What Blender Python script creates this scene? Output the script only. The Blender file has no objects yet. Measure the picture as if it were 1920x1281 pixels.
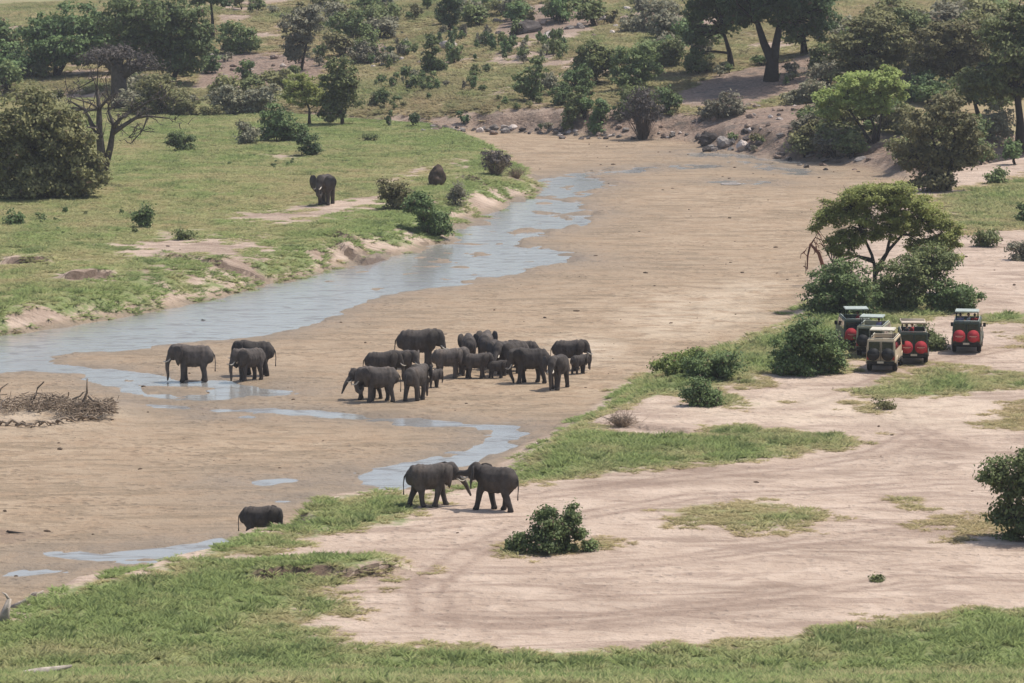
import bpy, bmesh, math, random
import numpy as np
from mathutils import Vector, Matrix

SC = bpy.context.scene
COL = SC.collection
rng = np.random.default_rng(7)
random.seed(7)
R = math.radians

# ------------------------------------------------------------------ camera
F_PX, W_PX, H_PX = 8000.0, 1920.0, 1281.0
CAM_H = 34.0
PITCH = math.atan(950.5 / F_PX)
cam_d = bpy.data.cameras.new('camera')
cam_d.sensor_width = 36.0
cam_d.lens = 36.0 * F_PX / W_PX
cam_d.clip_start, cam_d.clip_end = 1.0, 20000.0
cam = bpy.data.objects.new('camera', cam_d)
COL.objects.link(cam)
cam.location = (0, 0, CAM_H)
cam.rotation_euler = (math.pi / 2 - PITCH, 0, 0)
SC.camera = cam

# ------------------------------------------------------------------ sky and sun
SUN_AZ, SUN_EL = R(62), R(64)          # azimuth measured from +Y towards +X
world = bpy.data.worlds.new('World')
SC.world = world
world.use_nodes = True
wn = world.node_tree
bg = wn.nodes['Background']
sky = wn.nodes.new('ShaderNodeTexSky')
sky.sky_type = 'NISHITA'
sky.sun_disc = False
sky.sun_elevation, sky.sun_rotation = SUN_EL, SUN_AZ
sky.altitude = 200
sky.dust_density = 3.0
wn.links.new(sky.outputs[0], bg.inputs[0])
bg.inputs[1].default_value = 0.13
sun_d = bpy.data.lights.new('sun', 'SUN')
sun_d.energy, sun_d.angle, sun_d.color = 3.3, R(0.6), (1.0, 0.945, 0.86)
sun = bpy.data.objects.new('sun', sun_d)
COL.objects.link(sun)
sdir = Vector((math.sin(SUN_AZ) * math.cos(SUN_EL), math.cos(SUN_AZ) * math.cos(SUN_EL), math.sin(SUN_EL)))
sun.rotation_euler = sdir.to_track_quat('Z', 'Y').to_euler()
sun.location = (80, 200, 120)

vs = SC.view_settings
SC.display_settings.display_device = 'sRGB'
vs.view_transform, vs.look, vs.exposure, vs.gamma = 'Standard', 'None', 0.28, 1.0
vs.use_curve_mapping = False
SC.render.engine = 'CYCLES'
SC.cycles.max_bounces = 6
SC.cycles.transparent_max_bounces = 6
SC.cycles.use_denoising = True
try:
    SC.cycles.denoiser = 'OPENIMAGEDENOISE'
except Exception:
    pass

# ------------------------------------------------------------------ numeric helpers
def _hash(ix, iy, seed):
    h = (ix.astype(np.int64) * 374761393 + iy.astype(np.int64) * 668265263 + seed * 1442695041) & 0xFFFFFFFF
    h = ((h ^ (h >> 13)) * 1274126177) & 0xFFFFFFFF
    return ((h ^ (h >> 16)) & 0xFFFF) / 65535.0

def vnoise(x, y, seed=0):
    x = np.asarray(x, float); y = np.asarray(y, float)
    ix, iy = np.floor(x), np.floor(y)
    fx, fy = x - ix, y - iy
    fx = fx * fx * (3 - 2 * fx); fy = fy * fy * (3 - 2 * fy)
    a, b = _hash(ix, iy, seed), _hash(ix + 1, iy, seed)
    c, d = _hash(ix, iy + 1, seed), _hash(ix + 1, iy + 1, seed)
    return (a * (1 - fx) + b * fx) * (1 - fy) + (c * (1 - fx) + d * fx) * fy

def fbm(x, y, seed=0, octv=3):
    s, a, t = 0, 1.0, 0
    for k in range(octv):
        s = s + a * vnoise(x * 2 ** k + 13.7 * k, y * 2 ** k - 7.3 * k, seed + k); t += a; a *= 0.5
    return s / t

def sstep(a, b, x):
    t = np.clip((x - a) / (b - a), 0, 1)
    return t * t * (3 - 2 * t)

CP, SP = math.cos(PITCH), math.sin(PITCH)
def ray(px, py):
    u, v = (np.asarray(px, float) - 960) / F_PX, (640.5 - np.asarray(py, float)) / F_PX
    return u, CP + v * SP, -SP + v * CP

def proj(px, py, z=0.0):
    dx, dy, dz = ray(px, py)
    t = (z - CAM_H) / dz
    return np.array([dx * t, dy * t])

def wpoly(pts, z=0.0):
    return np.array([proj(a, b, z) for a, b in pts])

def seg_dist(P, X, Y, closed=True):
    d2 = np.full(X.shape, 1e18)
    inside = np.zeros(X.shape, bool)
    n = len(P)
    for i in range(n if closed else n - 1):
        (x1, y1), (x2, y2) = P[i], P[(i + 1) % n]
        ex, ey = x2 - x1, y2 - y1
        L = ex * ex + ey * ey + 1e-12
        t = np.clip(((X - x1) * ex + (Y - y1) * ey) / L, 0, 1)
        d2 = np.minimum(d2, (X - x1 - t * ex) ** 2 + (Y - y1 - t * ey) ** 2)
        if closed:
            c = ((y1 > Y) != (y2 > Y)) & (X < ex * (Y - y1) / (ey if abs(ey) > 1e-12 else 1e-12) + x1)
            inside ^= c
    d = np.sqrt(d2)
    return np.where(inside, d, -d) if closed else d

# ------------------------------------------------------------------ terrain plan (outlines on the ground)
HZ = 1.35                                            # height of the two banks above the sand
def behind_crest(pts, run=3.2):                      # visible crest of a bank that falls away from the camera -> its toe
    out = []
    for a, b in pts:
        x, y = proj(a, b, HZ)
        out.append((x * (y + run) / y, y + run))
    return out

LEFT_TOE = [tuple(p) for p in wpoly([(-260, 668), (-60, 638), (0, 630), (140, 612), (240, 594), (330, 574), (430, 549), (560, 524), (640, 500),
            (720, 484), (790, 470), (840, 452), (858, 432), (880, 410), (950, 394), (962, 384), (1000, 366), (1022, 350), (1000, 336),
            (985, 322), (950, 296), (915, 282), (898, 266), (850, 253), (760, 247), (700, 242)])]
LEFT_POLY = np.array(LEFT_TOE + [tuple(p) for p in wpoly([(300, 205), (-700, 190), (-1600, 500), (-900, 760)])])
RIGHT_TOE = [tuple(p) for p in wpoly([(1700, 342), (1690, 352), (1640, 372), (1580, 430), (1545, 470), (1512, 520), (1500, 560), (1468, 606), (1390, 632), (1250, 680),
             (1200, 705), (1140, 732), (1085, 778), (1030, 805), (950, 850), (918, 875)])] + \
            behind_crest([(905, 915), (850, 932), (780, 930), (700, 930), (590, 942), (545, 950), (538, 975), (530, 1000), (418, 1004), (375, 1040), (300, 1060),
             (240, 1082), (100, 1102), (60, 1132), (0, 1165), (-120, 1230)])
RIGHT_POLY = np.array(RIGHT_TOE + [(-60.0, 165.0), (-90.0, 100.0), (200.0, 100.0), (200.0, 520.0), (90.0, 505.0)])
HILL_LINE = np.array([tuple(p) for p in wpoly([(-900, 188), (0, 192), (350, 206), (560, 226), (700, 240), (800, 246), (1000, 253), (1300, 267), (1330, 282),
             (1450, 297), (1600, 308), (1700, 336), (1800, 330), (1920, 304), (2800, 290)])])
HILL_POLY = np.vstack([HILL_LINE, [[900, 1e4], [-900, 1e4]]])

MAIN = wpoly([(-200, 655), (-60, 634), (0, 626), (140, 606), (240, 590), (330, 570), (430, 545), (560, 520), (640, 496), (720, 480), (800, 460),
              (850, 430), (880, 408), (950, 392), (1000, 352), (1010, 335), (1090, 330), (1150, 345), (1060, 375), (1120, 400), (1060, 430), (960, 455),
              (1080, 480), (1090, 492), (1000, 503), (860, 533), (700, 560), (640, 580), (604, 606), (500, 632), (330, 645), (200, 660), (90, 668),
              (90, 692), (0, 700), (-200, 712)])
STREAMS = [([(90, 690), (180, 698), (270, 712), (330, 722), (400, 720), (490, 736)], 1.6),
           ([(190, 705), (250, 735), (330, 750), (420, 745), (470, 735)], .9),
           ([(280, 760), (380, 770), (500, 770), (600, 776), (720, 787), (850, 797), (930, 800)], 1.0),
           ([(400, 782), (450, 784)], .6),
           ([(930, 800), (945, 815), (915, 840), (870, 860), (780, 876), (705, 888), (712, 905), (790, 903)], 1.35),
           ([(700, 892), (725, 918)], .9),
           ([(495, 905), (540, 903)], .9), ([(530, 940), (575, 938)], .7),
           ([(110, 1042), (190, 1040), (260, 1036)], .7), ([(240, 1043), (320, 1036), (410, 1024)], 2.0), ([(230, 1055), (300, 1052)], 1.0),
           ([(1310, 312), (1200, 318), (1090, 330), (1000, 345)], 1.6),
           ([(1310, 288), (1400, 296), (1500, 302)], 2.6), ([(1400, 305), (1470, 318), (1510, 326)], 1.2),
           ([(1380, 342), (1420, 344)], 2.0),
           ([(40, 1075), (80, 1072)], 1.0)]

GRASS = [  # outline, height at which it lies, lushness 0..1, density
    ([(1480, 600), (1400, 630), (1240, 680), (1140, 730), (1080, 780), (1030, 805), (940, 850), (912, 880), (925, 912), (1000, 912), (1120, 902), (1250, 882),
      (1480, 865), (1612, 838), (1606, 822), (1480, 806), (1330, 806), (1300, 822), (1180, 818), (1128, 802), (1170, 770), (1215, 755), (1275, 752), (1400, 768),
      (1418, 760), (1345, 738), (1430, 722), (1440, 705), (1560, 703), (1600, 690), (1625, 640), (1800, 590), (1790, 560), (1600, 540), (1520, 540)], 1.2, .75),
    ([(1605, 742), (1700, 748), (1925, 732), (1960, 715), (1960, 690), (1850, 702), (1815, 690), (1750, 684), (1690, 706), (1625, 728)], 1.35, .7),
    ([(1845, 602), (1960, 612), (1960, 578), (1870, 590)], 1.35, .75),
    ([(1740, 372), (1960, 325), (2300, 310), (2300, 420), (1925, 432), (1800, 442), (1760, 420)], 1.35, .5),
    ([(1890, 630), (1960, 650), (1960, 620)], 1.35, .5),
    ([(1240, 962), (1300, 950), (1450, 945), (1550, 968), (1520, 988), (1430, 1000), (1310, 990)], 1.35, .38),
    ([(1745, 985), (1810, 976), (1905, 978), (1900, 1005), (1800, 1016)], 1.35, .15),
    ([(1692, 950), (1705, 938), (1740, 938), (1756, 948), (1720, 957)], 1.35, .5),
    ([(1826, 790), (1870, 780), (1905, 757), (1960, 750), (1960, 815), (1870, 812)], 1.35, .15),
    ([(1590, 765), (1640, 756), (1680, 765), (1630, 771)], 1.35, .3),
    ([(945, 1036), (1000, 1020), (1125, 1022), (1128, 1034), (1020, 1042)], 1.35, .3),
    ([(-400, 1400), (-300, 1200), (-60, 1190), (0, 1160), (60, 1128), (100, 1098), (240, 1080), (300, 1058), (375, 1036), (418, 1000), (525, 996), (530, 946), (600, 936),
      (700, 925), (850, 928), (800, 960), (760, 985), (640, 1005), (520, 1030), (470, 1046), (640, 1042), (785, 1060), (742, 1088), (640, 1102), (662, 1130),
      (600, 1152), (640, 1202), (900, 1218), (1100, 1218), (1300, 1208), (1500, 1183), (1700, 1154), (1850, 1138), (2000, 1138), (2300, 1130), (2300, 1500), (-400, 1500)], 1.35, .82),
]
BARE_LEFT = [([(585, 390), (640, 378), (710, 368), (720, 382), (680, 402), (600, 405)], .9), ([(180, 460), (300, 450), (420, 440), (520, 470), (470, 500), (380, 490), (250, 480)], .75),
             ([(380, 505), (430, 500), (510, 505), (440, 518)], 1.), ([(720, 325), (800, 318), (815, 330), (740, 338)], .9), ([(420, 400), (600, 390), (740, 395), (600, 420), (430, 425)], .45),
             ([(0, 610), (90, 602), (145, 612), (0, 632)], 1.), ([(840, 300), (880, 296), (890, 306), (845, 312)], .8), ([(320, 430), (380, 428), (400, 445), (330, 450)], .8),
             ([(880, 365), (960, 355), (930, 385), (850, 395)], .7), ([(120, 520), (210, 515), (215, 530), (130, 532)], .7), ([(0, 485), (80, 480), (110, 490), (10, 500)], .6),
             ([(500, 290), (560, 285), (560, 300), (510, 302)], .6)]
LEDGES = [  # low eroded scarps facing the camera: outline along the ground, height, how far the raised ground runs back
    ([(1120, 806), (1150, 802), (1185, 812), (1220, 822), (1260, 824), (1310, 822)], .22, 4.0, HZ - .3),
    ([(470, 1085), (560, 1083), (660, 1082), (740, 1080)], .45, 5.0, HZ),
    ([(120, 532), (215, 530)], .6, 6.0, 1.2), ([(640, 470), (690, 478), (715, 470)], .6, 6., .8), ([(0, 500), (90, 500)], .5, 6., 1.2),
    ([(620, 455), (665, 460)], .5, 6., 1.0), ([(870, 340), (905, 348)], .6, 5., 1.2), ([(300, 486), (420, 500), (480, 502)], .4, 8., 1.3)]

# ------------------------------------------------------------------ terrain grid
def axis_out(a, b, n, g):
    s = np.cumsum(g ** np.arange(n)); s = s / s[-1] * (b - a)
    return a + s
xd = np.arange(-84, 84.01, 0.36)
xs = np.concatenate([axis_out(-84, -4000, 16, 1.45)[::-1], xd, axis_out(84, 4000, 16, 1.45)])
yd = [150.0]
while yd[-1] < 700:
    yd.append(yd[-1] + 0.45 + (yd[-1] - 150) / 550 * 0.55)
yd = np.array(yd)
ys = np.concatenate([axis_out(150, -900, 24, 1.2)[::-1], yd, axis_out(yd[-1], 7000, 20, 1.4)])
X, Y = np.meshgrid(xs, ys)
shape = X.shape
wob = (fbm(X / 5, Y / 9, 3) - .5)
sdL = seg_dist(LEFT_POLY, X, Y) + wob * 2.2
sdR = seg_dist(RIGHT_POLY, X, Y) + wob * 1.2
sdH = seg_dist(HILL_POLY, X, Y) + wob * 4.0
sdW = seg_dist(MAIN, X, Y)
for pts, w in STREAMS:
    sdW = np.maximum(sdW, w - seg_dist(wpoly(pts), X, Y, False))
wide = 3.0 + 3.5 * fbm(X / 22, Y / 30, 11, 2)
hL = HZ * sstep(-.2, 1, sdL / wide) + .35 * sstep(0, 12, sdL) * (fbm(X / 14, Y / 22, 21) - .5) * 1.6
wideR = np.where(Y > 215, 5.0, 1.3)
hR = HZ * sstep(-.1, 1, sdR / wideR) + .22 * sstep(0, 10, sdR) * (fbm(X / 16, Y / 22, 31) - .5) * 1.6
bankw = sstep(-20, 10, X) * (1 - sstep(52, 66, X))
hill_s = np.clip(sdH, 0, 500)
hH = HZ * .8 * sstep(-1, 5, sdH) + bankw * 1.3 * sstep(-1, 6, sdH) + .082 * hill_s + 2.6 * (fbm(X / 45, Y / 60, 41) - .45) * sstep(4, 60, sdH) + .5 * (fbm(X / 7, Y / 12, 44) - .5) * sstep(2, 14, sdH)
hH = hH + 3.2 * sstep(10, 60, sdH) * sstep(20, 60, X)
near = np.clip(164 - Y, 0, None)
hN = np.where(Y < 164, near * 0.187, 0)
bed = .075 + .05 * (fbm(X / 3.2, Y / 6, 51) - .5) + .05 * (fbm(X / 12, Y / 20, 52) - .5)
shoal = .6 * (fbm(X / 2.6, Y / 3.4, 55) - .5) + .55 * (fbm(X / 1.3, Y / 1.9, 56) - .5)
shoal_w = .25 + .75 * sstep(295, 370, Y)
bed = bed - .19 * sstep(-.9, 1.3, sdW + wob * 1.8 + 2.0 * (fbm(X / 1.1, Y / 1.7, 58) - .5)) + np.where(sdW > -1, shoal * shoal_w, 0)
dry = sstep(0, 1, np.maximum(sdL / 1.2, np.maximum(sdR / 1.0, sdH / 1.0)))
# sandy mound under the drift pile
mx, my = proj(95, 775)
mound = np.exp(-(((X - mx) / 4.4) ** 2 + ((Y - my) / 5.5) ** 2)) * .55
Z = np.maximum(np.maximum(hL, hR), np.maximum(hH, 0)) * 1.0
Z = Z + bed * (1 - dry) + .06 * dry + mound + np.maximum(hN, 0)
ledge_m = np.zeros(shape)
for pts, hh, back, zz in LEDGES:
    P = wpoly(pts, zz)
    x0, x1 = P[:, 0].min(), P[:, 0].max()
    yl = np.interp(X, P[np.argsort(P[:, 0]), 0], P[np.argsort(P[:, 0]), 1]) + (fbm(X / .9, Y * 0, 77) - .5) * 2.2
    dyl = Y - yl
    ends = sstep(x0 - 1.0, x0 + .8, X) * (1 - sstep(x1 - .8, x1 + 1.0, X))
    Z = Z + hh * ends * sstep(-.25, .35, dyl) * (1 - sstep(back * .3, back, dyl))
    ledge_m = np.maximum(ledge_m, ends * np.exp(-(dyl / .9) ** 2))
Z = Z + .03 * (fbm(X / .9, Y / .9, 61, 2) - .5) * dry

dense_j = np.where((ys >= 150) & (ys <= yd[-1]))[0]
def ground_z(x, y):
    x = np.asarray(x, float); y = np.asarray(y, float)
    i = np.clip(np.searchsorted(xs, x) - 1, 0, len(xs) - 2)
    j = np.clip(np.searchsorted(ys, y) - 1, 0, len(ys) - 2)
    fx = (x - xs[i]) / (xs[i + 1] - xs[i]); fy = (y - ys[j]) / (ys[j + 1] - ys[j])
    return (Z[j, i] * (1 - fx) + Z[j, i + 1] * fx) * (1 - fy) + (Z[j + 1, i] * (1 - fx) + Z[j + 1, i + 1] * fx) * fy

TT = np.arange(120, 1400, .8)
def at(px, py):
    """point of the terrain seen at a place of the photograph"""
    dx, dy, dz = ray(px, py)
    x, y, z = dx * TT, dy * TT, CAM_H + dz * TT
    g = ground_z(x, y)
    k = int(np.argmax(z < g)) if (z < g).any() else len(TT) - 1
    a, b = TT[max(k - 1, 0)], TT[k]
    for _ in range(12):
        m = (a + b) / 2
        if CAM_H + dz * m < ground_z(dx * m, dy * m): b = m
        else: a = m
    return Vector((float(dx * b), float(dy * b), float(ground_z(dx * b, dy * b))))

def px_per_m(p):
    return F_PX / (p[1] * CP + (CAM_H - p[2]) * SP)

# surface cover fields
grass = np.full(shape, -9.0); lush = np.zeros(shape)
cov = sdL - 0.3
lushL = .53 + .7 * (fbm(X / 10, Y / 18, 71) - .5) + .3 * (1 - sstep(0, 12, sdL))
for pts, amt in BARE_LEFT:
    d = seg_dist(wpoly(pts, HZ), X, Y)
    cov = np.minimum(cov, -d * .7 + (1 - amt * .75) * 2.2)
rough_bank = np.clip((fbm(X / 2.4, Y / 3.4, 63) - .50) * 6, 0, 1) * (1 - sstep(6, 24, sdL))
cov = cov - 2.6 * rough_bank
grass = np.maximum(grass, np.clip(cov, -9, 9)); lush = np.where(cov > -1.5, lushL, lush)
for pts, zz, lu in GRASS:
    d = seg_dist(wpoly(pts, zz), X, Y)
    d = np.where(sdR > -.4, d, np.minimum(d, sdR))
    lu_f = lu + .5 * (fbm(X / 6, Y / 10, 81) - .5)
    upd = d > grass
    lush = np.where(upd & (d > -1.5), lu_f, lush)
    grass = np.maximum(grass, d)
hillcov = np.clip(sdH - 2.0, -9, 2.2) + 13 * (fbm(X / 8, Y / 13, 91) - .47)
lush = np.where(sdH > .5, .30 + .8 * (fbm(X / 14, Y / 22, 93) - .5), lush)
rock_treeshade_px = [([(360, 165), (400, 100), (560, 95), (640, 120), (560, 170), (440, 165)], 1), ([(930, 60), (950, 10), (1110, 10), (1130, 50), (1010, 75)], .8), ([(1330, 285), (1380, 210), (1540, 185), (1600, 240), (1530, 290), (1420, 292)], 1),
          ([(1180, 60), (1190, 20), (1290, 25), (1260, 70)], .8), ([(640, 95), (720, 80), (760, 110), (690, 125)], .7), ([(1250, 190), (1330, 140), (1530, 100), (1560, 150), (1400, 200)], .9)]  # last outline: shade under the riverside trees, put into the ground colour
def in_px_poly(P, pts):
    """mask of the hillside seen inside an outline"""
    yy = CAM_H - Z
    q = np.sqrt(Y ** 2)
    depth = Y * CP + yy * SP
    u = X / depth * F_PX + 960
    v = 640.5 - (Y * SP - yy * CP) / depth * F_PX
    return seg_dist(np.array(pts, float), u, v)
hill_rows = (sdH > 0) & (Y < 720) & (np.abs(X) < 90)
rocky = np.zeros(shape)  # stony ground, plus the tree shade painted on the slope
for pts, a in rock_treeshade_px:
    m = in_px_poly(None, pts)
    rocky = np.maximum(rocky, a * sstep(-6, 10, m) * (hill_rows))
rocky = np.maximum(rocky, bankw * np.exp(-((sdH - 2.2) / 2.6) ** 2))
hillcov = hillcov - rocky * 9
grass = np.where(sdH > .3, np.clip(hillcov, -9, 9), grass)
grass = np.where(Y < 166, 3.0, grass); lush = np.where(Y < 166, .62 + .5 * (fbm(X / 6, Y / 8, 83) - .5), lush)
grass = grass - ledge_m * 1.2
riverm = np.clip(1 - dry, 0, 1)
wet = np.exp(-np.clip(-sdW, 0, 40) / (3.2 + 5 * fbm(X / 15, Y / 22, 95, 2))) * riverm
DAMP = [([(960, 918), (1100, 902), (1300, 884), (1500, 884), (1700, 880), (1500, 900), (1300, 918), (1100, 925)], .5), ([(1130, 1096), (1250, 1090), (1380, 1100), (1520, 1106), (1400, 1116), (1250, 1106)], .8),
        ([(900, 1130), (1200, 1120), (1500, 1125), (1500, 1170), (1100, 1190), (850, 1170)], .35), ([(980, 1090), (1200, 1084), (1150, 1100)], .5), ([(1420, 1030), (1700, 1035), (1600, 1050)], .35),
        ([(640, 1150), (900, 1100), (1000, 1150), (900, 1200), (650, 1195)], .25), ([(1600, 860), (1800, 830), (1880, 850), (1700, 890)], .4), ([(1240, 1010), (1440, 1000), (1500, 1012), (1300, 1020)], .3),
        ([(1700, 560), (1800, 600), (1920, 640), (1920, 560)], .3), ([(560, 1035), (800, 1030), (800, 1050), (600, 1045)], .35), ([(1590, 695), (1800, 668), (1880, 675), (1700, 690)], .4), ([(1020, 760), (1100, 730), (1080, 790), (960, 800)], .3)]
damp = np.zeros(shape)
damp = np.maximum(damp, .9 * rough_bank * sstep(.5, 2.5, sdL) * np.clip(fbm(X / 5, Y / 7, 64) * 3 - 1, 0, 1))
DAMP += [([(280, 465), (420, 455), (520, 475), (470, 500), (360, 492)], .7), ([(420, 402), (600, 392), (740, 398), (600, 420)], .4)]
for pts, a in DAMP:
    damp = np.maximum(damp, a * sstep(-1.5, 1.2, seg_dist(wpoly(pts, HZ), X, Y) + 5 * (fbm(X / 3, Y / 4, 97) - .5)))
damp = np.where(sdH > 1, np.maximum(damp, .25 + .6 * fbm(X / 6, Y / 9, 94)), damp)
for pts, w_ in [([(332, 746), (350, 748), (390, 748)], .7), ([(455, 738), (490, 736), (470, 742)], .6), ([(310, 768), (390, 769)], .5), ([(436, 770), (470, 771)], .6), ([(660, 784), (720, 788), (790, 786)], .8), ([(930, 800), (1030, 802)], .6), ([(0, 1000), (45, 1004), (20, 1016)], 1.0), ([(1090, 330), (1180, 345)], 1.0), ([(1000, 470), (1080, 488)], 1.2)]:
    damp = np.maximum(damp, .95 * (1 - sstep(w_ * .4, w_ * 1.3, seg_dist(wpoly(pts), X, Y, False) + .8 * (fbm(X / .8, Y / 1.2, 99) - .5))))
pale = np.exp(-(((X - mx) / 4.8) ** 2 + ((Y - my + 2) / 4.6) ** 2)) * .9
for pts, a in [([(1180, 560), (1400, 520), (1500, 540), (1460, 600), (1300, 640), (1150, 640)], .5), ([(1010, 640), (1080, 625), (1200, 640), (1150, 700), (1060, 690)], .6), ([(1190, 745), (1500, 720), (1880, 760), (1880, 820), (1500, 800), (1200, 795)], .45)]:
    pale = np.maximum(pale, a * sstep(-2, 5, seg_dist(wpoly(pts, 0 if pts[0][1] < 700 else HZ), X, Y) + 6 * (fbm(X / 5, Y / 7, 98) - .5)))

rut = np.zeros(shape)
for pts in [[(1960, 900), (1750, 905), (1500, 925), (1300, 935), (1130, 965), (1000, 990), (880, 1040), (800, 1100), (820, 1170)], [(1960, 985), (1700, 1000), (1450, 1030), (1250, 1055), (1050, 1070), (860, 1075), (700, 1040)],
            [(1960, 850), (1800, 845), (1680, 790), (1650, 740), (1660, 700)], [(1960, 1100), (1700, 1090), (1400, 1130), (1100, 1160), (800, 1170)], [(1180, 770), (1300, 780), (1500, 765), (1600, 735), (1700, 690), (1820, 665), (1960, 640)], [(1960, 790), (1750, 800), (1650, 850), (1450, 880), (1200, 910), (1000, 935)]]:
    P = wpoly(pts, HZ)
    dd = seg_dist(P, X, Y, False)
    rut = np.maximum(rut, np.exp(-((dd - .72) / .26) ** 2) * .8 + .2 * np.exp(-(dd / 1.6) ** 2))

# ------------------------------------------------------------------ material helpers
class NT:
    def __init__(self, name):
        self.m = bpy.data.materials.new(name); self.m.use_nodes = True
        self.t = self.m.node_tree; self.t.nodes.clear()
        self.out = self.t.nodes.new('ShaderNodeOutputMaterial')
    def n(self, typ, **kw):
        nd = self.t.nodes.new(typ)
        for k, v in kw.items(): setattr(nd, k, v)
        return nd
    def lk(self, a, b): self.t.links.new(a, b)
    def put(self, sock, v):
        if isinstance(v, bpy.types.NodeSocket): self.lk(v, sock)
        elif v is not None: sock.default_value = v
    def attr(self, name, typ='GEOMETRY', out='Fac'):
        a = self.n('ShaderNodeAttribute', attribute_name=name, attribute_type=typ); return a.outputs[out]
    def math(self, op, a, b=None, c=None, clamp=False):
        nd = self.n('ShaderNodeMath', operation=op, use_clamp=clamp)
        self.put(nd.inputs[0], a); self.put(nd.inputs[1], b)
        if c is not None: self.put(nd.inputs[2], c)
        return nd.outputs[0]
    def mix(self, f, a, b, blend='MIX'):
        nd = self.n('ShaderNodeMix', data_type='RGBA', blend_type=blend)
        self.put(nd.inputs[0], f); self.put(nd.inputs[6], a); self.put(nd.inputs[7], b)
        return nd.outputs[2]
    def rng(self, v, a, b, c=0., d=1., smooth=True):
        nd = self.n('ShaderNodeMapRange', interpolation_type='SMOOTHSTEP' if smooth else 'LINEAR')
        self.put(nd.inputs[0], v)
        for i, q in enumerate((a, b, c, d)): nd.inputs[i + 1].default_value = q
        return nd.outputs[0]
    def noise(self, scale, detail=3, rough=.55, vec=None, dist=0., out=0):
        nd = self.n('ShaderNodeTexNoise')
        nd.inputs['Scale'].default_value = scale; nd.inputs['Detail'].default_value = detail
        nd.inputs['Roughness'].default_value = rough; nd.inputs['Distortion'].default_value = dist
        if vec is not None: self.lk(vec, nd.inputs['Vector'])
        return nd.outputs[out]
    def pos(self, sc=(1, 1, 1), obj=False):
        v = self.n('ShaderNodeTexCoord').outputs['Object'] if obj else self.n('ShaderNodeNewGeometry').outputs['Position']
        mp = self.n('ShaderNodeMapping'); mp.inputs['Scale'].default_value = sc
        self.lk(v, mp.inputs[0]); return mp.outputs[0]
    def bsdf(self, col, rough=.8, spec=.3, normal=None, **kw):
        b = self.n('ShaderNodeBsdfPrincipled')
        self.put(b.inputs['Base Color'], col); self.put(b.inputs['Roughness'], rough); b.inputs['Specular IOR Level'].default_value = spec
        if normal is not None: self.lk(normal, b.inputs['Normal'])
        for k, v in kw.items(): self.put(b.inputs[k], v)
        self.lk(b.outputs[0], self.out.inputs[0]); return b
    def bump(self, h, strength=.3, dist=.1):
        b = self.n('ShaderNodeBump'); b.inputs['Strength'].default_value = strength; b.inputs['Distance'].default_value = dist
        self.lk(h, b.inputs['Height']); return b.outputs[0]

def C(r, g, b): return (r, g, b, 1.0)

# ground -----------------------------------------------------------
g = NT('ground_cover')
P1 = g.pos()
n_big, n_mid, n_fine = g.noise(.07, 4, .6, P1), g.noise(.45, 4, .6, P1, .5), g.noise(2.6, 4, .65, P1, .3)
n_streak = g.noise(.30, 5, .62, g.pos((.55, 1.5, 1)), 1.2)
sand = g.mix(g.rng(n_mid, .3, .7), C(0.324, 0.230, 0.148), C(0.404, 0.307, 0.210))
sand = g.mix(g.rng(n_streak, .47, .62, 0, .85), sand, C(0.235, 0.175, 0.113))
sand = g.mix(g.rng(g.noise(1.2, 5, .7, g.pos((.8, 1.3, 1)), 1.), .54, .66, 0, .6), sand, C(0.244, 0.180, 0.117))
sand = g.mix(g.rng(n_fine, .56, .74, 0, .5), sand, C(0.489, 0.385, 0.269))
vor = g.n('ShaderNodeTexVoronoi'); vor.inputs['Scale'].default_value = 1.5; vor.inputs['Randomness'].default_value = 1.0; g.lk(P1, vor.inputs['Vector'])
pits = g.math('MULTIPLY', g.rng(vor.outputs['Distance'], .42, .16), g.rng(g.noise(.16, 3, .6, P1), .40, .60))
vor2 = g.n('ShaderNodeTexVoronoi'); vor2.inputs['Scale'].default_value = .62; g.lk(P1, vor2.inputs['Vector'])
pits = g.math('MAXIMUM', pits, g.math('MULTIPLY', g.rng(vor2.outputs['Distance'], .30, .10), .8))
sand = g.mix(g.math('MULTIPLY', pits, .62), sand, C(0.179, 0.128, 0.081))  # shade inside the hoof pits, painted into the sand colour
track = g.mix(g.rng(n_mid, .3, .7), C(0.420, 0.317, 0.241), C(0.530, 0.416, 0.325))
track = g.mix(g.rng(n_streak, .46, .64, 0, .8), track, C(0.300, 0.218, 0.165))
track = g.mix(g.math('MULTIPLY', g.attr('rut'), g.rng(n_mid, .3, .6, .2, 1.)), track, C(0.270, 0.193, 0.145))
track = g.mix(g.rng(n_fine, .58, .76, 0, .4), track, C(0.600, 0.496, 0.410))
track = g.mix(g.math('MULTIPLY', pits, .28), track, C(0.250, 0.179, 0.130))  # same pit shade, painted fainter into the track colour
soil = g.mix(g.attr('river'), track, sand)
soil = g.mix(g.math('MULTIPLY', g.attr('pale'), g.rng(n_mid, .25, .6)), soil, C(.60, 0.491, 0.368))
soil = g.mix(g.math('MULTIPLY', g.attr('damp'), g.rng(n_streak, .3, .6, .35, 1.)), soil, C(.215, 0.150, 0.108))
soil = g.mix(g.math('MULTIPLY', g.attr('wet'), g.rng(n_mid, .25, .7, .3, 1.)), soil, C(.20, 0.155, 0.108))
rock_treeshade_c = g.mix(g.rng(n_fine, .35, .65), C(.15, .10, .075), C(.33, .24, .18))
rock_treeshade_c = g.mix(g.rng(n_mid, .5, .7), rock_treeshade_c, C(.10, .085, .07))
soil = g.mix(g.attr('rocky'), soil, rock_treeshade_c)  # stony colour; also carries the painted shade under the riverside trees
gr = g.math('ADD', g.attr('grass'), g.math('MULTIPLY', g.math('SUBTRACT', n_mid, .5), 5.0))
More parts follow.
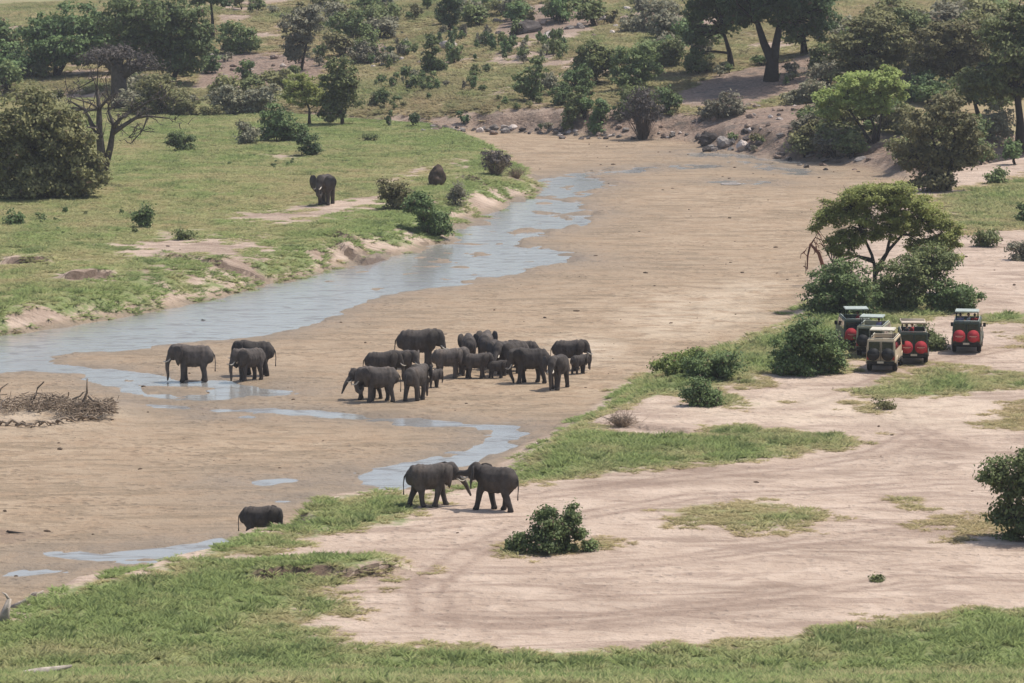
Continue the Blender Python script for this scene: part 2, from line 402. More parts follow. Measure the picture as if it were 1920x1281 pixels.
gr = g.math('ADD', gr, g.math('MULTIPLY', g.math('SUBTRACT', n_fine, .5), 3.5))
gmask = g.rng(gr, .1, 1.8)
lu = g.math('ADD', g.attr('lush'), g.math('MULTIPLY', g.math('SUBTRACT', n_mid, .5), .9), clamp=True)
gcol = g.mix(g.rng(lu, .05, .45, smooth=False), C(.33, .255, .15), C(.275, .255, .12))
gcol = g.mix(g.rng(lu, .4, .95, smooth=False), gcol, C(.185, .22, .085))
gcol = g.mix(g.rng(n_fine, .5, .8, 0, .45), gcol, C(.12, .14, .055))
col = g.mix(gmask, soil, gcol)
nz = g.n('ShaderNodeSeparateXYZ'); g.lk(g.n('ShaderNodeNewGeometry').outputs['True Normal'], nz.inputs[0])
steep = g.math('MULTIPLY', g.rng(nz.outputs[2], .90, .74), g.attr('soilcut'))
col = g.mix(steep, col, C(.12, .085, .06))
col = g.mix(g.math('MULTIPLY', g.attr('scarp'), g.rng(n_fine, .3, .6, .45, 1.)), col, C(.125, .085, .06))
g.bsdf(col, g.rng(g.attr('wet'), .3, 1., .92, .6), .25, g.bump(g.math('SUBTRACT', g.math('ADD', n_fine, n_mid), g.math('MULTIPLY', pits, .5)), .7, .25))
M_GROUND = g.m

def mesh_obj(name, verts, faces, mat, parent=None, smooth=False):
    me = bpy.data.meshes.new(name)
    me.from_pydata([tuple(v) for v in verts], [], [tuple(f) for f in faces])
    me.materials.append(mat)
    if smooth: me.shade_smooth()
    o = bpy.data.objects.new(name, me); COL.objects.link(o)
    if parent is not None: o.parent = parent
    return o

def fast_mesh(name, V, Fq, mat, smooth=False):
    """V (n,3), Fq (m,k) arrays -> mesh"""
    V = np.asarray(V, np.float32); Fq = np.asarray(Fq, np.int32)
    k = Fq.shape[1]
    me = bpy.data.meshes.new(name)
    me.vertices.add(len(V)); me.vertices.foreach_set('co', V.ravel())
    me.loops.add(Fq.size); me.loops.foreach_set('vertex_index', Fq.ravel())
    me.polygons.add(len(Fq)); me.polygons.foreach_set('loop_start', np.arange(0, Fq.size, k, dtype=np.int32))
    me.polygons.foreach_set('loop_total', np.full(len(Fq), k, np.int32))
    me.update(calc_edges=True)
    if mat is not None: me.materials.append(mat)
    if smooth: me.shade_smooth()
    return me

def fattr(me, name, arr, dom='POINT', typ='FLOAT'):
    a = me.attributes.new(name, typ, dom)
    a.data.foreach_set('value' if typ != 'FLOAT_COLOR' else 'color', np.asarray(arr, np.float32).ravel())

def tag(o, label=None, cat=None, group=None, kind=None):
    if label: o['label'] = label
    if cat: o['category'] = cat
    if group: o['group'] = group
    if kind: o['kind'] = kind
    return o

def empty(name, loc, rz=0.0, scale=1.0):
    o = bpy.data.objects.new(name, None); COL.objects.link(o)
    o.empty_display_size = .3
    o.location = loc; o.rotation_euler = (0, 0, rz); o.scale = (scale,) * 3
    return o

def link_mesh(name, me, parent=None):
    o = bpy.data.objects.new(name, me); COL.objects.link(o)
    if parent is not None: o.parent = parent
    return o

nj, ni = shape
idx = np.arange(nj * ni).reshape(nj, ni)
quads = np.stack([idx[:-1, :-1], idx[:-1, 1:], idx[1:, 1:], idx[1:, :-1]], -1).reshape(-1, 4)
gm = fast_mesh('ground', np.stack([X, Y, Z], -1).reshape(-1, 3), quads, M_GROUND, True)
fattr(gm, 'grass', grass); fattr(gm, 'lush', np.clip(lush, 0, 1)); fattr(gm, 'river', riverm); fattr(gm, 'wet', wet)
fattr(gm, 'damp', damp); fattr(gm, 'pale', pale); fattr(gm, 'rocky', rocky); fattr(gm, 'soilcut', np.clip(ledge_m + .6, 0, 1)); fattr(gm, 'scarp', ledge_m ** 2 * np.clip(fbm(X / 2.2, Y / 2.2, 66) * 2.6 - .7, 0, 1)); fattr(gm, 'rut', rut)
ground = link_mesh('ground', gm); tag(ground, 'sandy river bed, grassy banks, dirt tracks and hillside', 'ground', kind='structure')

# water -------------------------------------------------------------
w = NT('river_water')
wst = w.noise(.55, 5, .65, w.pos((.7, 1.6, 1)), 1.0)
wb = w.noise(1.3, 5, .65, w.pos((.7, 1.5, 1)), .6)
wc = w.mix(w.rng(w.noise(.2, 3), .35, .65), C(.27, .265, .25), C(.37, .355, .325))
wc = w.mix(w.rng(wst, .5, .64, 0, .8), wc, C(.15, .125, .095))
w.bsdf(wc, w.rng(wst, .4, .65, .05, .25), .5, w.bump(w.math('ADD', wb, w.math('MULTIPLY', wst, 1.5)), .22, .06), IOR=1.33)
river = mesh_obj('river', [(-140, 166, 0), (110, 166, 0), (110, 520, 0), (-140, 520, 0)], [(0, 1, 2, 3)], w.m)
tag(river, 'shallow braided river reflecting pale sky', 'river', kind='structure')

# ------------------------------------------------------------------ plain materials
def plain(name, col, rough=.7, spec=.3, var=.25, scale=3., **kw):
    m = NT(name)
    a = m.noise(scale, 4, .6, m.pos(obj=True))
    c2 = tuple(x * (1 - var) for x in col); c3 = tuple(min(1, x * (1 + var)) for x in col)
    m.bsdf(m.mix(m.rng(a, .3, .7), C(*c2), C(*c3)), rough, spec, **kw)
    return m.m

def leaf_mat(name, dark, light, transl=.25, rough=.6):
    m = NT(name)
    lv = m.attr('leafvar')
    inf = m.n('ShaderNodeObjectInfo').outputs['Random']
    c = m.mix(lv, C(*dark), C(*light))
    c = m.mix(m.rng(lv, .955, .985), c, C(.16, .115, .07))
    hs = m.n('ShaderNodeHueSaturation')
    m.lk(m.rng(inf, 0, 1, .485, .515, False), hs.inputs['Hue']); m.lk(m.rng(inf, 0, 1, .82, 1.18, False), hs.inputs['Value'])
    m.lk(c, hs.inputs['Color'])
    nv = m.n('ShaderNodeVectorMath', operation='NORMALIZE'); na = m.n('ShaderNodeVectorMath', operation='ADD'); na.inputs[1].default_value = (0, 0, .55)
    m.lk(m.n('ShaderNodeNewGeometry').outputs['Normal'], na.inputs[0]); m.lk(na.outputs[0], nv.inputs[0])
    b = m.bsdf(hs.outputs[0], rough, .15, nv.outputs[0])
    t = m.n('ShaderNodeBsdfTranslucent'); m.lk(hs.outputs[0], t.inputs[0])
    mx_ = m.n('ShaderNodeMixShader'); mx_.inputs[0].default_value = transl
    m.lk(b.outputs[0], mx_.inputs[1]); m.lk(t.outputs[0], mx_.inputs[2]); m.lk(mx_.outputs[0], m.out.inputs[0])
    return m.m

LEAF = {
    'dark':   leaf_mat('leaf_dark_green', (0.091, 0.135, 0.055), (0.194, 0.263, 0.090)),
    'deep':   leaf_mat('leaf_deep_green', (0.062, 0.103, 0.047), (0.139, 0.196, 0.072)),
    'mid':    leaf_mat('leaf_mid_green', (0.112, 0.147, 0.057), (0.247, 0.286, 0.107)),
    'olive':  leaf_mat('leaf_olive', (0.140, 0.143, 0.060), (0.304, 0.286, 0.125)),
    'acacia': leaf_mat('leaf_acacia', (0.228, 0.281, 0.091), (0.493, 0.558, 0.175), .4),
    'grey':   leaf_mat('leaf_grey_green', (0.163, 0.160, 0.105), (0.316, 0.290, 0.195)),
    'brown':  leaf_mat('leaf_brown_dry', (.085, .072, .062), (.17, .15, .13)),
    'bright': leaf_mat('leaf_bright_green', (0.175, 0.224, 0.065), (0.352, 0.409, 0.129), .35),
}
M_BARK = plain('bark_brown', (.075, .058, .045), .9, .1)
M_BARKDARK = plain('bark_dark', (.035, .03, .026), .9, .1)
M_BARKGREY = plain('bark_grey_dead', (.10, .085, .073), .9, .1)
M_DRIFT = plain('driftwood', (.27, .21, .155), .9, .1, .45)
M_PALEWOOD = plain('bleached_wood', (.42, .36, .30), .9, .1, .35)
M_REDWOOD = plain('red_brown_wood', (.13, .06, .04), .9, .1)
M_MOUND = plain('termite_earth', (.085, .062, .048), .95, .1, .4)
def rock_mat(name, a, b):
    m = NT(name)
    n1 = m.noise(1.6, 5, .65, m.pos(obj=True)); n2 = m.noise(6, 3, .6, m.pos(obj=True))
    inf = m.n('ShaderNodeObjectInfo').outputs['Random']
    c = m.mix(m.rng(n1, .35, .65), C(*a), C(*b)); c = m.mix(m.rng(n2, .5, .75, 0, .6), c, C(*(x * .45 for x in a)))
    hs = m.n('ShaderNodeHueSaturation'); m.lk(m.rng(inf, 0, 1, .6, 1.35, False), hs.inputs['Value']); m.lk(c, hs.inputs['Color'])
    m.bsdf(hs.outputs[0], .9, .2, m.bump(n2, .5, .1)); return m.m
M_ROCK = {'grey': rock_mat('rock_grey', (.17, .15, .135), (.28, .25, .225)), 'brown': rock_mat('rock_brown', (.20, .145, .115), (.33, .25, .20)), 'pale': rock_mat('rock_pale', (.40, .34, .30), (.55, .48, .43)), 'dark': rock_mat('rock_dark', (.07, .06, .055), (.13, .11, .10))}

# ------------------------------------------------------------------ tubes, leaves
class Geo:
    def __init__(self): self.v, self.f = [], []
    def tube(self, pts, rad, sides=6, cap=True):
        pts = [np.array(p, float) for p in pts]
        base = len(self.v)
        up = np.array([.31, .17, .93])
        for i, p in enumerate(pts):
            d = pts[min(i + 1, len(pts) - 1)] - pts[max(i - 1, 0)]
            d = d / (np.linalg.norm(d) + 1e-9)
            a = np.cross(d, up); na = np.linalg.norm(a)
            a = a / na if na > .05 else np.array([1., 0, 0])
            b = np.cross(d, a)
            r = rad[i]
            for k in range(sides):
                t = 2 * math.pi * k / sides
                self.v.append(p + r * (math.cos(t) * a + math.sin(t) * b))
        for i in range(len(pts) - 1):
            for k in range(sides):
                q = base + i * sides
                self.f.append((q + k, q + (k + 1) % sides, q + sides + (k + 1) % sides, q + sides + k))
        if cap:
            self.f.append(tuple(base + k for k in reversed(range(sides))))
            self.f.append(tuple(base + (len(pts) - 1) * sides + k for k in range(sides)))
    def box(self, c, h, rot=None):
        base = len(self.v)
        for sx in (-1, 1):
            for sy in (-1, 1):
                for sz in (-1, 1):
                    p = np.array([sx * h[0], sy * h[1], sz * h[2]])
                    if rot is not None: p = np.array(rot @ Vector(p))
                    self.v.append(np.array(c) + p)
        for f in ((0, 1, 3, 2), (4, 6, 7, 5), (0, 4, 5, 1), (2, 3, 7, 6), (0, 2, 6, 4), (1, 5, 7, 3)):
            self.f.append(tuple(base + q for q in f))
    def build(self, name, mat, parent=None, smooth=True):
        return mesh_obj(name, self.v, self.f, mat, parent, smooth)

def bend(a, b, sag, jit, n=5):
    a, b = np.array(a, float), np.array(b, float)
    out = []
    L = np.linalg.norm(b - a)
    for i in range(n):
        t = i / (n - 1)
        p = a * (1 - t) + b * t
        p[2] += sag * math.sin(math.pi * t) * L
        if 0 < i < n - 1: p = p + rng.normal(0, jit * L, 3)
        out.append(p)
    return out

def leaves_mesh(name, P, out_dir, size, mat, up=.5, aspect=.62):
    n = len(P)
    nrm = rng.normal(0, 1, (n, 3)); nrm /= np.linalg.norm(nrm, axis=1)[:, None]
    nrm = nrm * .8 + out_dir * .7 + np.array([0, 0, up])
    nrm /= np.linalg.norm(nrm, axis=1)[:, None] + 1e-9
    t = rng.normal(0, 1, (n, 3)); a = np.cross(nrm, t); a /= np.linalg.norm(a, axis=1)[:, None] + 1e-9
    b = np.cross(nrm, a)
    s = size * rng.uniform(.6, 1.35, (n, 1))
    a = a * s; b = b * s * aspect
    V = np.stack([P - a, P - b * 1.0 + a * .1, P + a, P + b + a * .1], 1).reshape(-1, 3)
    me = fast_mesh(name, V, np.arange(4 * n).reshape(n, 4), mat)
    lv = rng.uniform(0, 1, n)
    if len(LASTCV) == n: lv = np.where(lv > .955, lv, .5 * lv + .45 * LASTCV)
    fattr(me, 'leafvar', lv, 'FACE')
    return me

NLEAF = 0
def blob_leaves(blobs, leaf, cover=1.0, clump=.55, flat=.62, low=-.6, shell=.5):
    """blobs: centre(3), radii(3). Leaves gathered in clumps spread through each ellipsoid. Returns points, outward directions, clump centres"""
    P, O, Cs, CV = [], [], [], []
    global LASTCV
    for (c, r) in blobs:
        c, r = np.array(c), np.array(r)
        area = math.pi * r[0] * r[2] + .5 * math.pi * r[0] * r[1]
        nl = max(24, int(cover * 3.6 * area / (leaf * leaf)))
        k = max(5, int(1.0 * (r[0] * r[1] * r[2]) / (clump ** 3) * .85))
        k = min(k, max(6, nl // 14))
        d = rng.normal(0, 1, (k, 3)); d /= np.linalg.norm(d, axis=1)[:, None]
        d[:, 2] = np.where(d[:, 2] < low, -d[:, 2] * .8, d[:, 2])
        rr = rng.uniform(0, 1, (k, 1)) ** shell
        cc = c + d * rr * r
        Cs.append(cc)
        w_ = rng.uniform(.4, 1.6, k); w_ /= w_.sum()
        which = rng.choice(k, nl, p=w_)
        off = rng.normal(0, 1, (nl, 3)) * clump * np.array([.62, .62, .62 * flat]) * rng.uniform(.6, 1.3, (k, 1))[which]
        p = cc[which] + off
        o = (p - c) / r; o /= np.linalg.norm(o, axis=1)[:, None] + 1e-9
        o2 = off / (np.linalg.norm(off, axis=1)[:, None] + 1e-9)
        P.append(p); O.append(o * .5 + o2 * .6); CV.append(rng.uniform(0, 1, k)[which])
    global NLEAF
    NLEAF += sum(len(p) for p in P)
    LASTCV = np.concatenate(CV)
    return np.vstack(P), np.vstack(O), Cs

ALLTREES = []
def tree(name, label, cat, base, blobs, leafkind, leaf=.22, cover=1.0, clump=.6, flat=.6, stems=None, stem_r=.18, bark=None, group=None, branches=4, depth=.85, up=.5, shell=.5, bury=.15, low=-1.1, skirt=False):
    """base: pixel where the foot stands; blobs: pixel ellipses (px, py, rx, ry[, depth shift m]) at the tree's own distance, with real depth"""
    p0 = at(*base)
    leaf *= .7 if p0.y > 320 else .56; cover *= 1.12 if p0.y > 320 else .95
    s = px_per_m(p0)
    root = empty(name, p0, rng.uniform(0, .01))
    tag(root, label, cat, group)
    bl = []
    for b in blobs:
        cx, cz = (b[0] - base[0]) / s, (base[1] - b[1]) / s
        dy = b[4] if len(b) > 4 else rng.uniform(-.35, .35) * b[2] / s
        bl.append(((cx, dy, cz), (b[2] / s, b[2] / s * depth, b[3] / s)))
    if skirt:                                          # leaves down to the ground
        lowest = min(b[0][2] - b[1][2] for b in bl)
        for b in list(bl):
            if b[0][2] - b[1][2] < lowest + 1.2:
                bl.append(((b[0][0], b[0][1], b[0][2] * .42), (b[1][0] * .8, b[1][1] * .8, max(.25, b[0][2] * .46))))
    P, O, Cs = blob_leaves(bl, leaf, cover, clump, flat, low, shell)
    gz = ground_z(p0.x + P[:, 0], p0.y + P[:, 1]) - p0.z
    P[:, 2] = np.where(P[:, 2] < gz + .03, gz + .03 + np.abs(P[:, 2] - gz - .03) * .4, P[:, 2])
    G = Geo()
    bark = bark or M_BARK
    stems = stems or [[(base[0], base[1]), (np.mean([b[0] for b in blobs]), np.mean([b[1] for b in blobs]) + 4)]]
    tops = []
    for st in stems:
        pts = [np.array([(q[0] - base[0]) / s, rng.uniform(-.15, .15) * (i > 0), (base[1] - q[1]) / s]) for i, q in enumerate(st)]
        pts[0][2] -= bury
        rr = [stem_r * (1 - .55 * i / max(1, len(pts) - 1)) * (1.35 if i == 0 else 1) for i in range(len(pts))]
        if len(pts) == 2:
            pts = bend(pts[0], pts[1], 0, .04, 4); rr = list(np.linspace(stem_r * 1.3, stem_r * .55, 4))
        G.tube(pts, rr, 7)
        tops += [(pts[-1], rr[-1])] + ([(pts[-2], rr[-2])] if len(pts) > 2 else [])
    for cc in Cs:
        sel = cc[rng.choice(len(cc), min(branches, len(cc)), replace=False)]
        for q in sel:
            tp, r0 = min(tops, key=lambda a: np.linalg.norm(a[0] - q))
            q = q * (1.0 + .12 * rng.uniform(0, 1))
            G.tube(bend(tp, q, .08, .05, 4), list(np.linspace(r0 * .6, r0 * .12, 4)), 4, False)
    G.build('trunk', bark, root)
    link_mesh('crown', leaves_mesh('crown', P, O, leaf, LEAF[leafkind], up), root)
    ALLTREES.append((base, blobs))
    return root

def bush(label, base, blobs, leafkind, leaf=.2, cover=1.0, clump=.42, group=None, name='bush', cat='bush', stem_r=.07, **kw):
    st = [[(base[0], base[1]), (b[0], b[1])] for b in blobs]
    return tree(name, label, cat, base, blobs, leafkind, leaf, cover, clump, stems=st, stem_r=stem_r, group=group, branches=3, low=-1.1, skirt=kw.pop('skirt', True), **kw)

def twig_mesh(name, n, spread, height, r, mat, seed=0, arch=.15, tufts=2):
    rg = np.random.default_rng(seed)
    G = Geo()
    for i in range(n):
        a = rg.uniform(0, 2 * math.pi); q = rg.uniform(.1, 1) ** .7
        b0 = np.array([math.cos(a), math.sin(a), 0]) * spread * .18 * rg.uniform(0, 1)
        tip = np.array([math.cos(a) * spread * q, math.sin(a) * spread * q, height * rg.uniform(.45, 1) * (1.15 - .6 * q)])
        mid = (b0 + tip) / 2 + rg.normal(0, .08 * spread, 3) + np.array([0, 0, arch * height])
        G.tube([b0 - [0, 0, .1], mid, tip], [r, r * .7, r * .25], 3, False)
        for k in range(tufts):
            t0 = mid * (1 - .5 * k) + tip * .5 * k
            G.tube([t0, t0 + rg.normal(0, .22 * spread, 3) + [0, 0, .15 * height]], [r * .5, r * .15], 3, False)
    me = bpy.data.meshes.new(name); me.from_pydata([tuple(v) for v in G.v], [], G.f); me.materials.append(mat)
    return me

# ------------------------------------------------------------------ trees and large bushes
# far left, beyond the grass flat
tree('broadleaf_tree', 'tall dark green spreading tree at upper left behind the baobab, left of its twin crown', 'tree', (105, 142),
     [(95, 62, 55, 38), (150, 45, 65, 40), (140, 88, 75, 34), (85, 95, 35, 22), (200, 70, 40, 45)], 'dark', .34, 1.25, .75, stems=[[(105, 142), (103, 110), (110, 80)], [(105, 142), (128, 108), (160, 75)]], stem_r=.32, bark=M_BARKDARK)
tree('broadleaf_tree', 'largest dark green rounded tree behind the grey baobab crown', 'tree', (318, 160),
     [(250, 38, 65, 42), (320, 35, 70, 45), (360, 75, 48, 42), (300, 90, 65, 42), (345, 112, 45, 28), (250, 75, 40, 30)], 'dark', .34, 1.25, .75, stems=[[(318, 160), (316, 130), (305, 90)], [(318, 160), (335, 125), (355, 90)]], stem_r=.34, bark=M_BARKDARK)
tree('broadleaf_tree', 'low dark green tree at the upper left edge, under the bare pale slope', 'tree', (38, 112), [(20, 62, 38, 24), (58, 72, 26, 20), (-20, 70, 40, 24)], 'dark', .32, 1.1, .7, stem_r=.22, bark=M_BARKDARK)
bush('blue-green bush in front of the dark tree trunks at the left edge', (45, 148), [(35, 132, 32, 15), (72, 128, 24, 18)], 'mid', .26)
bush('dark leafy bush hanging at the right foot of the biggest dark tree', (390, 138), [(392, 112, 20, 24)], 'dark', .28)
tree('palm_tree', 'thin straight trunk with a dark drooping top at the upper edge, left of centre', 'tree', (398, 74), [(396, -10, 40, 18), (375, 2, 16, 10), (420, 4, 20, 10)], 'deep', .28, .9, .5, stems=[[(398, 74), (399, 40), (396, 5)]], stem_r=.3, bark=M_BARKDARK)
bush('mid green round bush beside the thin straight trunk on the slope', (452, 100), [(435, 68, 28, 30), (465, 72, 24, 26)], 'mid', .28)
tree('grey_leaved_tree', 'dark grey-green upright tree above the rocky brown slope', 'tree', (565, 132), [(560, 50, 38, 30), (585, 40, 26, 26), (560, 88, 32, 30), (592, 20, 10, 12)], 'grey', .26, 1.0, .5, stem_r=.18, bark=M_BARKDARK)
bush('narrow upright dark bush on the brown rocky slope', (461, 152), [(461, 125, 14, 26)], 'dark', .24)
tree('umbrella_acacia', 'small pale acacia with thin trunk at the back of the grass flat', 'tree', (580, 234), [(572, 155, 42, 18), (560, 180, 34, 20), (596, 182, 26, 20)], 'acacia', .2, .8, .45, .45, stems=[[(580, 234), (580, 205), (570, 175)]], stem_r=.16)
tree('broadleaf_tree', 'dark green full tree right of the small pale acacia, on the far flat', 'tree', (642, 235), [(640, 140, 38, 34), (645, 180, 40, 36), (625, 205, 22, 22)], 'mid', .28, 1.2, .55, stem_r=.2)
bush('dark green dome bush on the flat, left of the brown stump bush', (520, 266), [(515, 225, 32, 32), (545, 240, 28, 22)], 'dark', .22, 1.2)
bush('pale grey-green bush left of the dark dome bush', (466, 270), [(465, 244, 26, 22)], 'grey', .2)
bush('lighter green bush right of the dark dome bush', (548, 266), [(552, 246, 22, 17)], 'mid', .2)
bush('brown and dark half-dead bush like a stump at the right end of the clump', (580, 292), [(576, 266, 20, 20), (592, 278, 13, 12)], 'deep', .18)
bush('broad grey-green thicket behind the grass flat, right of the baobab', (430, 215), [(425, 185, 38, 28), (470, 190, 34, 26), (500, 175, 26, 20)], 'grey', .24)
bush('olive bush just right of the baobab trunk', (300, 215), [(290, 165, 44, 28), (330, 185, 30, 24), (275, 195, 30, 18)], 'olive', .24)
bush('low green bush along the back edge of the flat, below the olive bush', (355, 218), [(350, 200, 26, 16), (395, 206, 22, 12)], 'olive', .22)
bush('small dark green tilted bush alone on the left flat', (340, 284), [(330, 258, 15, 17), (348, 268, 17, 13)], 'dark', .18, 1.3)
tree('broad_bush_tree', 'huge olive-green bush at the left edge in front of the dead tree', 'tree', (90, 372),
     [(70, 215, 75, 48), (110, 245, 75, 50), (35, 265, 60, 60), (120, 300, 70, 55), (55, 325, 75, 42), (160, 320, 34, 36), (-30, 260, 60, 70)], 'olive', .26, 1.25, .7, stem_r=.22, branches=5, skirt=True, low=-1.1)
# hillside
bush('dark green bushy tree at the top edge, left of centre', (690, 28), [(688, 5, 26, 20)], 'dark', .28)
bush('mid green bush below the top edge, left of centre', (660, 85), [(640, 50, 26, 26), (668, 40, 20, 22), (690, 62, 20, 18)], 'mid', .26)
bush('rounded grey boulder-like bush on the slope left of the tall dark shrub', (680, 118), [(680, 98, 28, 18)], 'grey', .2, 1.3)
tree('columnar_tree', 'dark column-shaped tree at the top edge over the hillside', 'tree', (843, 62), [(843, 10, 21, 34), (845, -20, 20, 30), (842, 38, 16, 18)], 'deep', .26, 1.4, .45, stem_r=.2, bark=M_BARKDARK)
bush('tall dark upright shrub in the middle of the hillside, below the column tree', (812, 138), [(812, 85, 15, 24), (806, 112, 18, 22), (822, 118, 14, 16)], 'dark', .24)
tree('umbrella_bush', 'left of two dome-shaped bush trees on the mid hillside', 'tree', (1120, 158), [(1112, 105, 40, 28), (1105, 128, 36, 18), (1135, 118, 26, 24)], 'mid', .26, 1.3, .5, stem_r=.15)
tree('umbrella_bush', 'right of two dome-shaped bush trees on the mid hillside', 'tree', (1190, 168), [(1195, 112, 44, 30), (1180, 140, 36, 20), (1215, 130, 26, 26)], 'mid', .26, 1.3, .5, stem_r=.16)
bush('lone mid green bush on the hillside left of the dome-shaped pair', (1000, 188), [(1008, 128, 20, 22), (985, 150, 22, 24), (1000, 168, 18, 16)], 'mid', .24)
bush('low dark bush band under the dome-shaped pair', (1060, 198), [(1055, 172, 26, 18), (1095, 168, 22, 16)], 'dark', .22)
bush('upright dark shrub growing down the far bank, left one of two', (1070, 240), [(1072, 195, 16, 26), (1064, 220, 14, 18)], 'mid', .22)
bush('upright dark shrub growing down the far bank, right one of two', (1118, 250), [(1128, 195, 13, 24), (1115, 226, 15, 20)], 'dark', .22)
bush('green tree-bush at the top edge left of the big riverside trees', (1210, 62), [(1190, 45, 30, 24), (1240, 20, 38, 30), (1225, 55, 26, 18)], 'grey', .26)
bush('dark bush under the left part of the big riverside trees', (1265, 125), [(1262, 95, 24, 30)], 'mid', .26)
# big riverside trees upper right
tree('riverside_tree', 'biggest riverside tree with thick forked dark trunk at the upper right', 'tree', (1446, 152),
     [(1440, 5, 80, 34), (1400, 25, 40, 28), (1490, 25, 48, 36), (1440, -40, 100, 40), (1530, 5, 44, 36), (1380, -10, 50, 34), (1525, 50, 26, 26), (1430, -95, 140, 50, -2.5), (1440, -60, 120, 40, -5.0), (1500, -40, 90, 36, 4.0)], 'deep', .34, 1.15, .7,
     stems=[[(1446, 152), (1446, 112), (1432, 82), (1420, 45)], [(1446, 152), (1450, 112), (1455, 80), (1462, 40)]], stem_r=.75, bark=M_BARKDARK, branches=6)
tree('riverside_tree', 'slimmer riverside tree with leaning trunk, left of the thick forked trunk', 'tree', (1371, 130),
     [(1330, 12, 50, 36), (1365, 40, 36, 26), (1305, 55, 26, 34), (1340, -30, 60, 30), (1300, 90, 14, 22), (1330, -60, 80, 40, -3.0)], 'dark', .32, 1.1, .6, stems=[[(1371, 130), (1368, 100), (1356, 60)]], stem_r=.4, bark=M_BARKDARK, branches=5)
tree('riverside_tree', 'riverside tree with straight dark trunk, right of the thick forked trunk', 'tree', (1508, 102), [(1500, 20, 48, 36), (1540, 40, 34, 40), (1490, 60, 22, 22)], 'dark', .32, 1.1, .6, stems=[[(1508, 102), (1506, 70), (1508, 30)]], stem_r=.4, bark=M_BARKDARK)
tree('flat_topped_acacia', 'broad olive layered acacia right of the forked riverside tree', 'tree', (1625, 196),
     [(1640, 45, 62, 24), (1600, 75, 48, 24), (1675, 80, 48, 26), (1590, 110, 44, 22), (1650, 115, 56, 24), (1580, 145, 36, 26), (1640, 150, 50, 22)], 'olive', .26, 1.15, .55, .35, stem_r=.3, bark=M_BARKDARK, up=.9)
tree('umbrella_acacia', 'bright green rounded acacia leaning over the far right bank', 'tree', (1638, 268),
     [(1620, 150, 60, 22), (1660, 145, 36, 20), (1570, 182, 44, 26), (1625, 190, 55, 30), (1672, 165, 26, 28), (1560, 205, 32, 16)], 'acacia', .22, 1.15, .5, .5, stems=[[(1638, 268), (1640, 240), (1625, 205)], [(1632, 266), (1612, 235), (1590, 205)], [(1644, 262), (1650, 232), (1655, 195)]], stem_r=.2, bark=M_BARKDARK, up=.8)
tree('broad_acacia', 'tall mid green acacia at the upper right, behind the layered olive one', 'tree', (1790, 180),
     [(1760, 75, 60, 30), (1800, 60, 50, 28), (1745, 115, 44, 30), (1830, 100, 52, 32), (1790, 130, 56, 28)], 'olive', .28, 1.1, .6, .5, stem_r=.35, bark=M_BARKDARK, up=.8)
tree('broad_acacia', 'dark tall tree on the right edge with a thick trunk in shade', 'tree', (1914, 282),
     [(1890, 60, 60, 40), (1850, 150, 66, 30), (1900, 110, 60, 50), (1960, 120, 60, 70), (1890, 170, 44, 20), (1940, 30, 60, 40)], 'mid', .3, 1.15, .65, .5, stems=[[(1914, 282), (1912, 225), (1905, 170), (1895, 120)]], stem_r=.5, bark=M_BARKDARK, branches=6)
tree('broad_bush_tree', 'big open olive bush tree with several stems at the far right bank', 'tree', (1768, 358),
     [(1770, 205, 44, 30), (1730, 235, 46, 32), (1800, 240, 42, 34), (1715, 285, 40, 34), (1765, 290, 52, 40), (1815, 290, 34, 34), (1750, 335, 50, 22)], 'olive', .24, .85, .5, stems=[[(1768, 358), (1765, 310), (1745, 255)], [(1770, 358), (1785, 300), (1790, 240)], [(1764, 358), (1740, 320), (1715, 290)]], stem_r=.22, bark=M_BARKDARK, branches=6, bury=.4, skirt=True, low=-1.1)
tree('broad_acacia', 'olive tree behind the layered acacia at the top right', 'tree', (1705, 100), [(1700, 40, 44, 26), (1735, 60, 36, 26), (1680, 70, 30, 20)], 'mid', .28, 1.0, .55, stem_r=.25, bark=M_BARKDARK)
tree('broad_acacia', 'dusky green tree at the top edge between olive tree and right edge tree', 'tree', (1840, 95), [(1830, 45, 40, 24), (1865, 55, 34, 24), (1810, 70, 30, 18)], 'olive', .28, 1.0, .55, stem_r=.25, bark=M_BARKDARK)
tree('broad_acacia', 'green tree filling the gap under the right edge crown', 'tree', (1835, 215), [(1820, 165, 46, 28), (1860, 185, 34, 24), (1790, 185, 34, 22)], 'mid', .26, 1.1, .55, stem_r=.22, bark=M_BARKDARK)
bush('grey-green bush in the shade right of the open olive bush tree', (1872, 265), [(1870, 225, 32, 32), (1845, 240, 20, 22)], 'grey', .24)
bush('dark bush in the shaded hollow between the acacias at the right', (1740, 190), [(1740, 160, 40, 26), (1710, 175, 22, 18)], 'deep', .26)
bush('bright low leafy plant beside the open olive bush tree', (1865, 345), [(1862, 328, 22, 16)], 'mid', .22)
bush('grey-green bush at the foot of the slope below the forked trunk', (1365, 215), [(1365, 195, 34, 22), (1330, 205, 22, 14)], 'grey', .24)
bush('dusty green bush right of the rubble slope, under the bright acacia', (1535, 275), [(1530, 248, 30, 24), (1500, 262, 20, 16), (1560, 262, 20, 18)], 'olive', .22)
bush('olive bush under the right side of the bright acacia', (1690, 250), [(1690, 225, 26, 28)], 'olive', .22)
bush('green bush on the slope between forked trunk and layered acacia', (1530, 190), [(1520, 165, 28, 22), (1490, 185, 24, 16)], 'grey', .24)
bush('green bush at the edge of the shade right of the straight dark trunk', (1545, 130), [(1540, 105, 28, 22)], 'mid', .26)
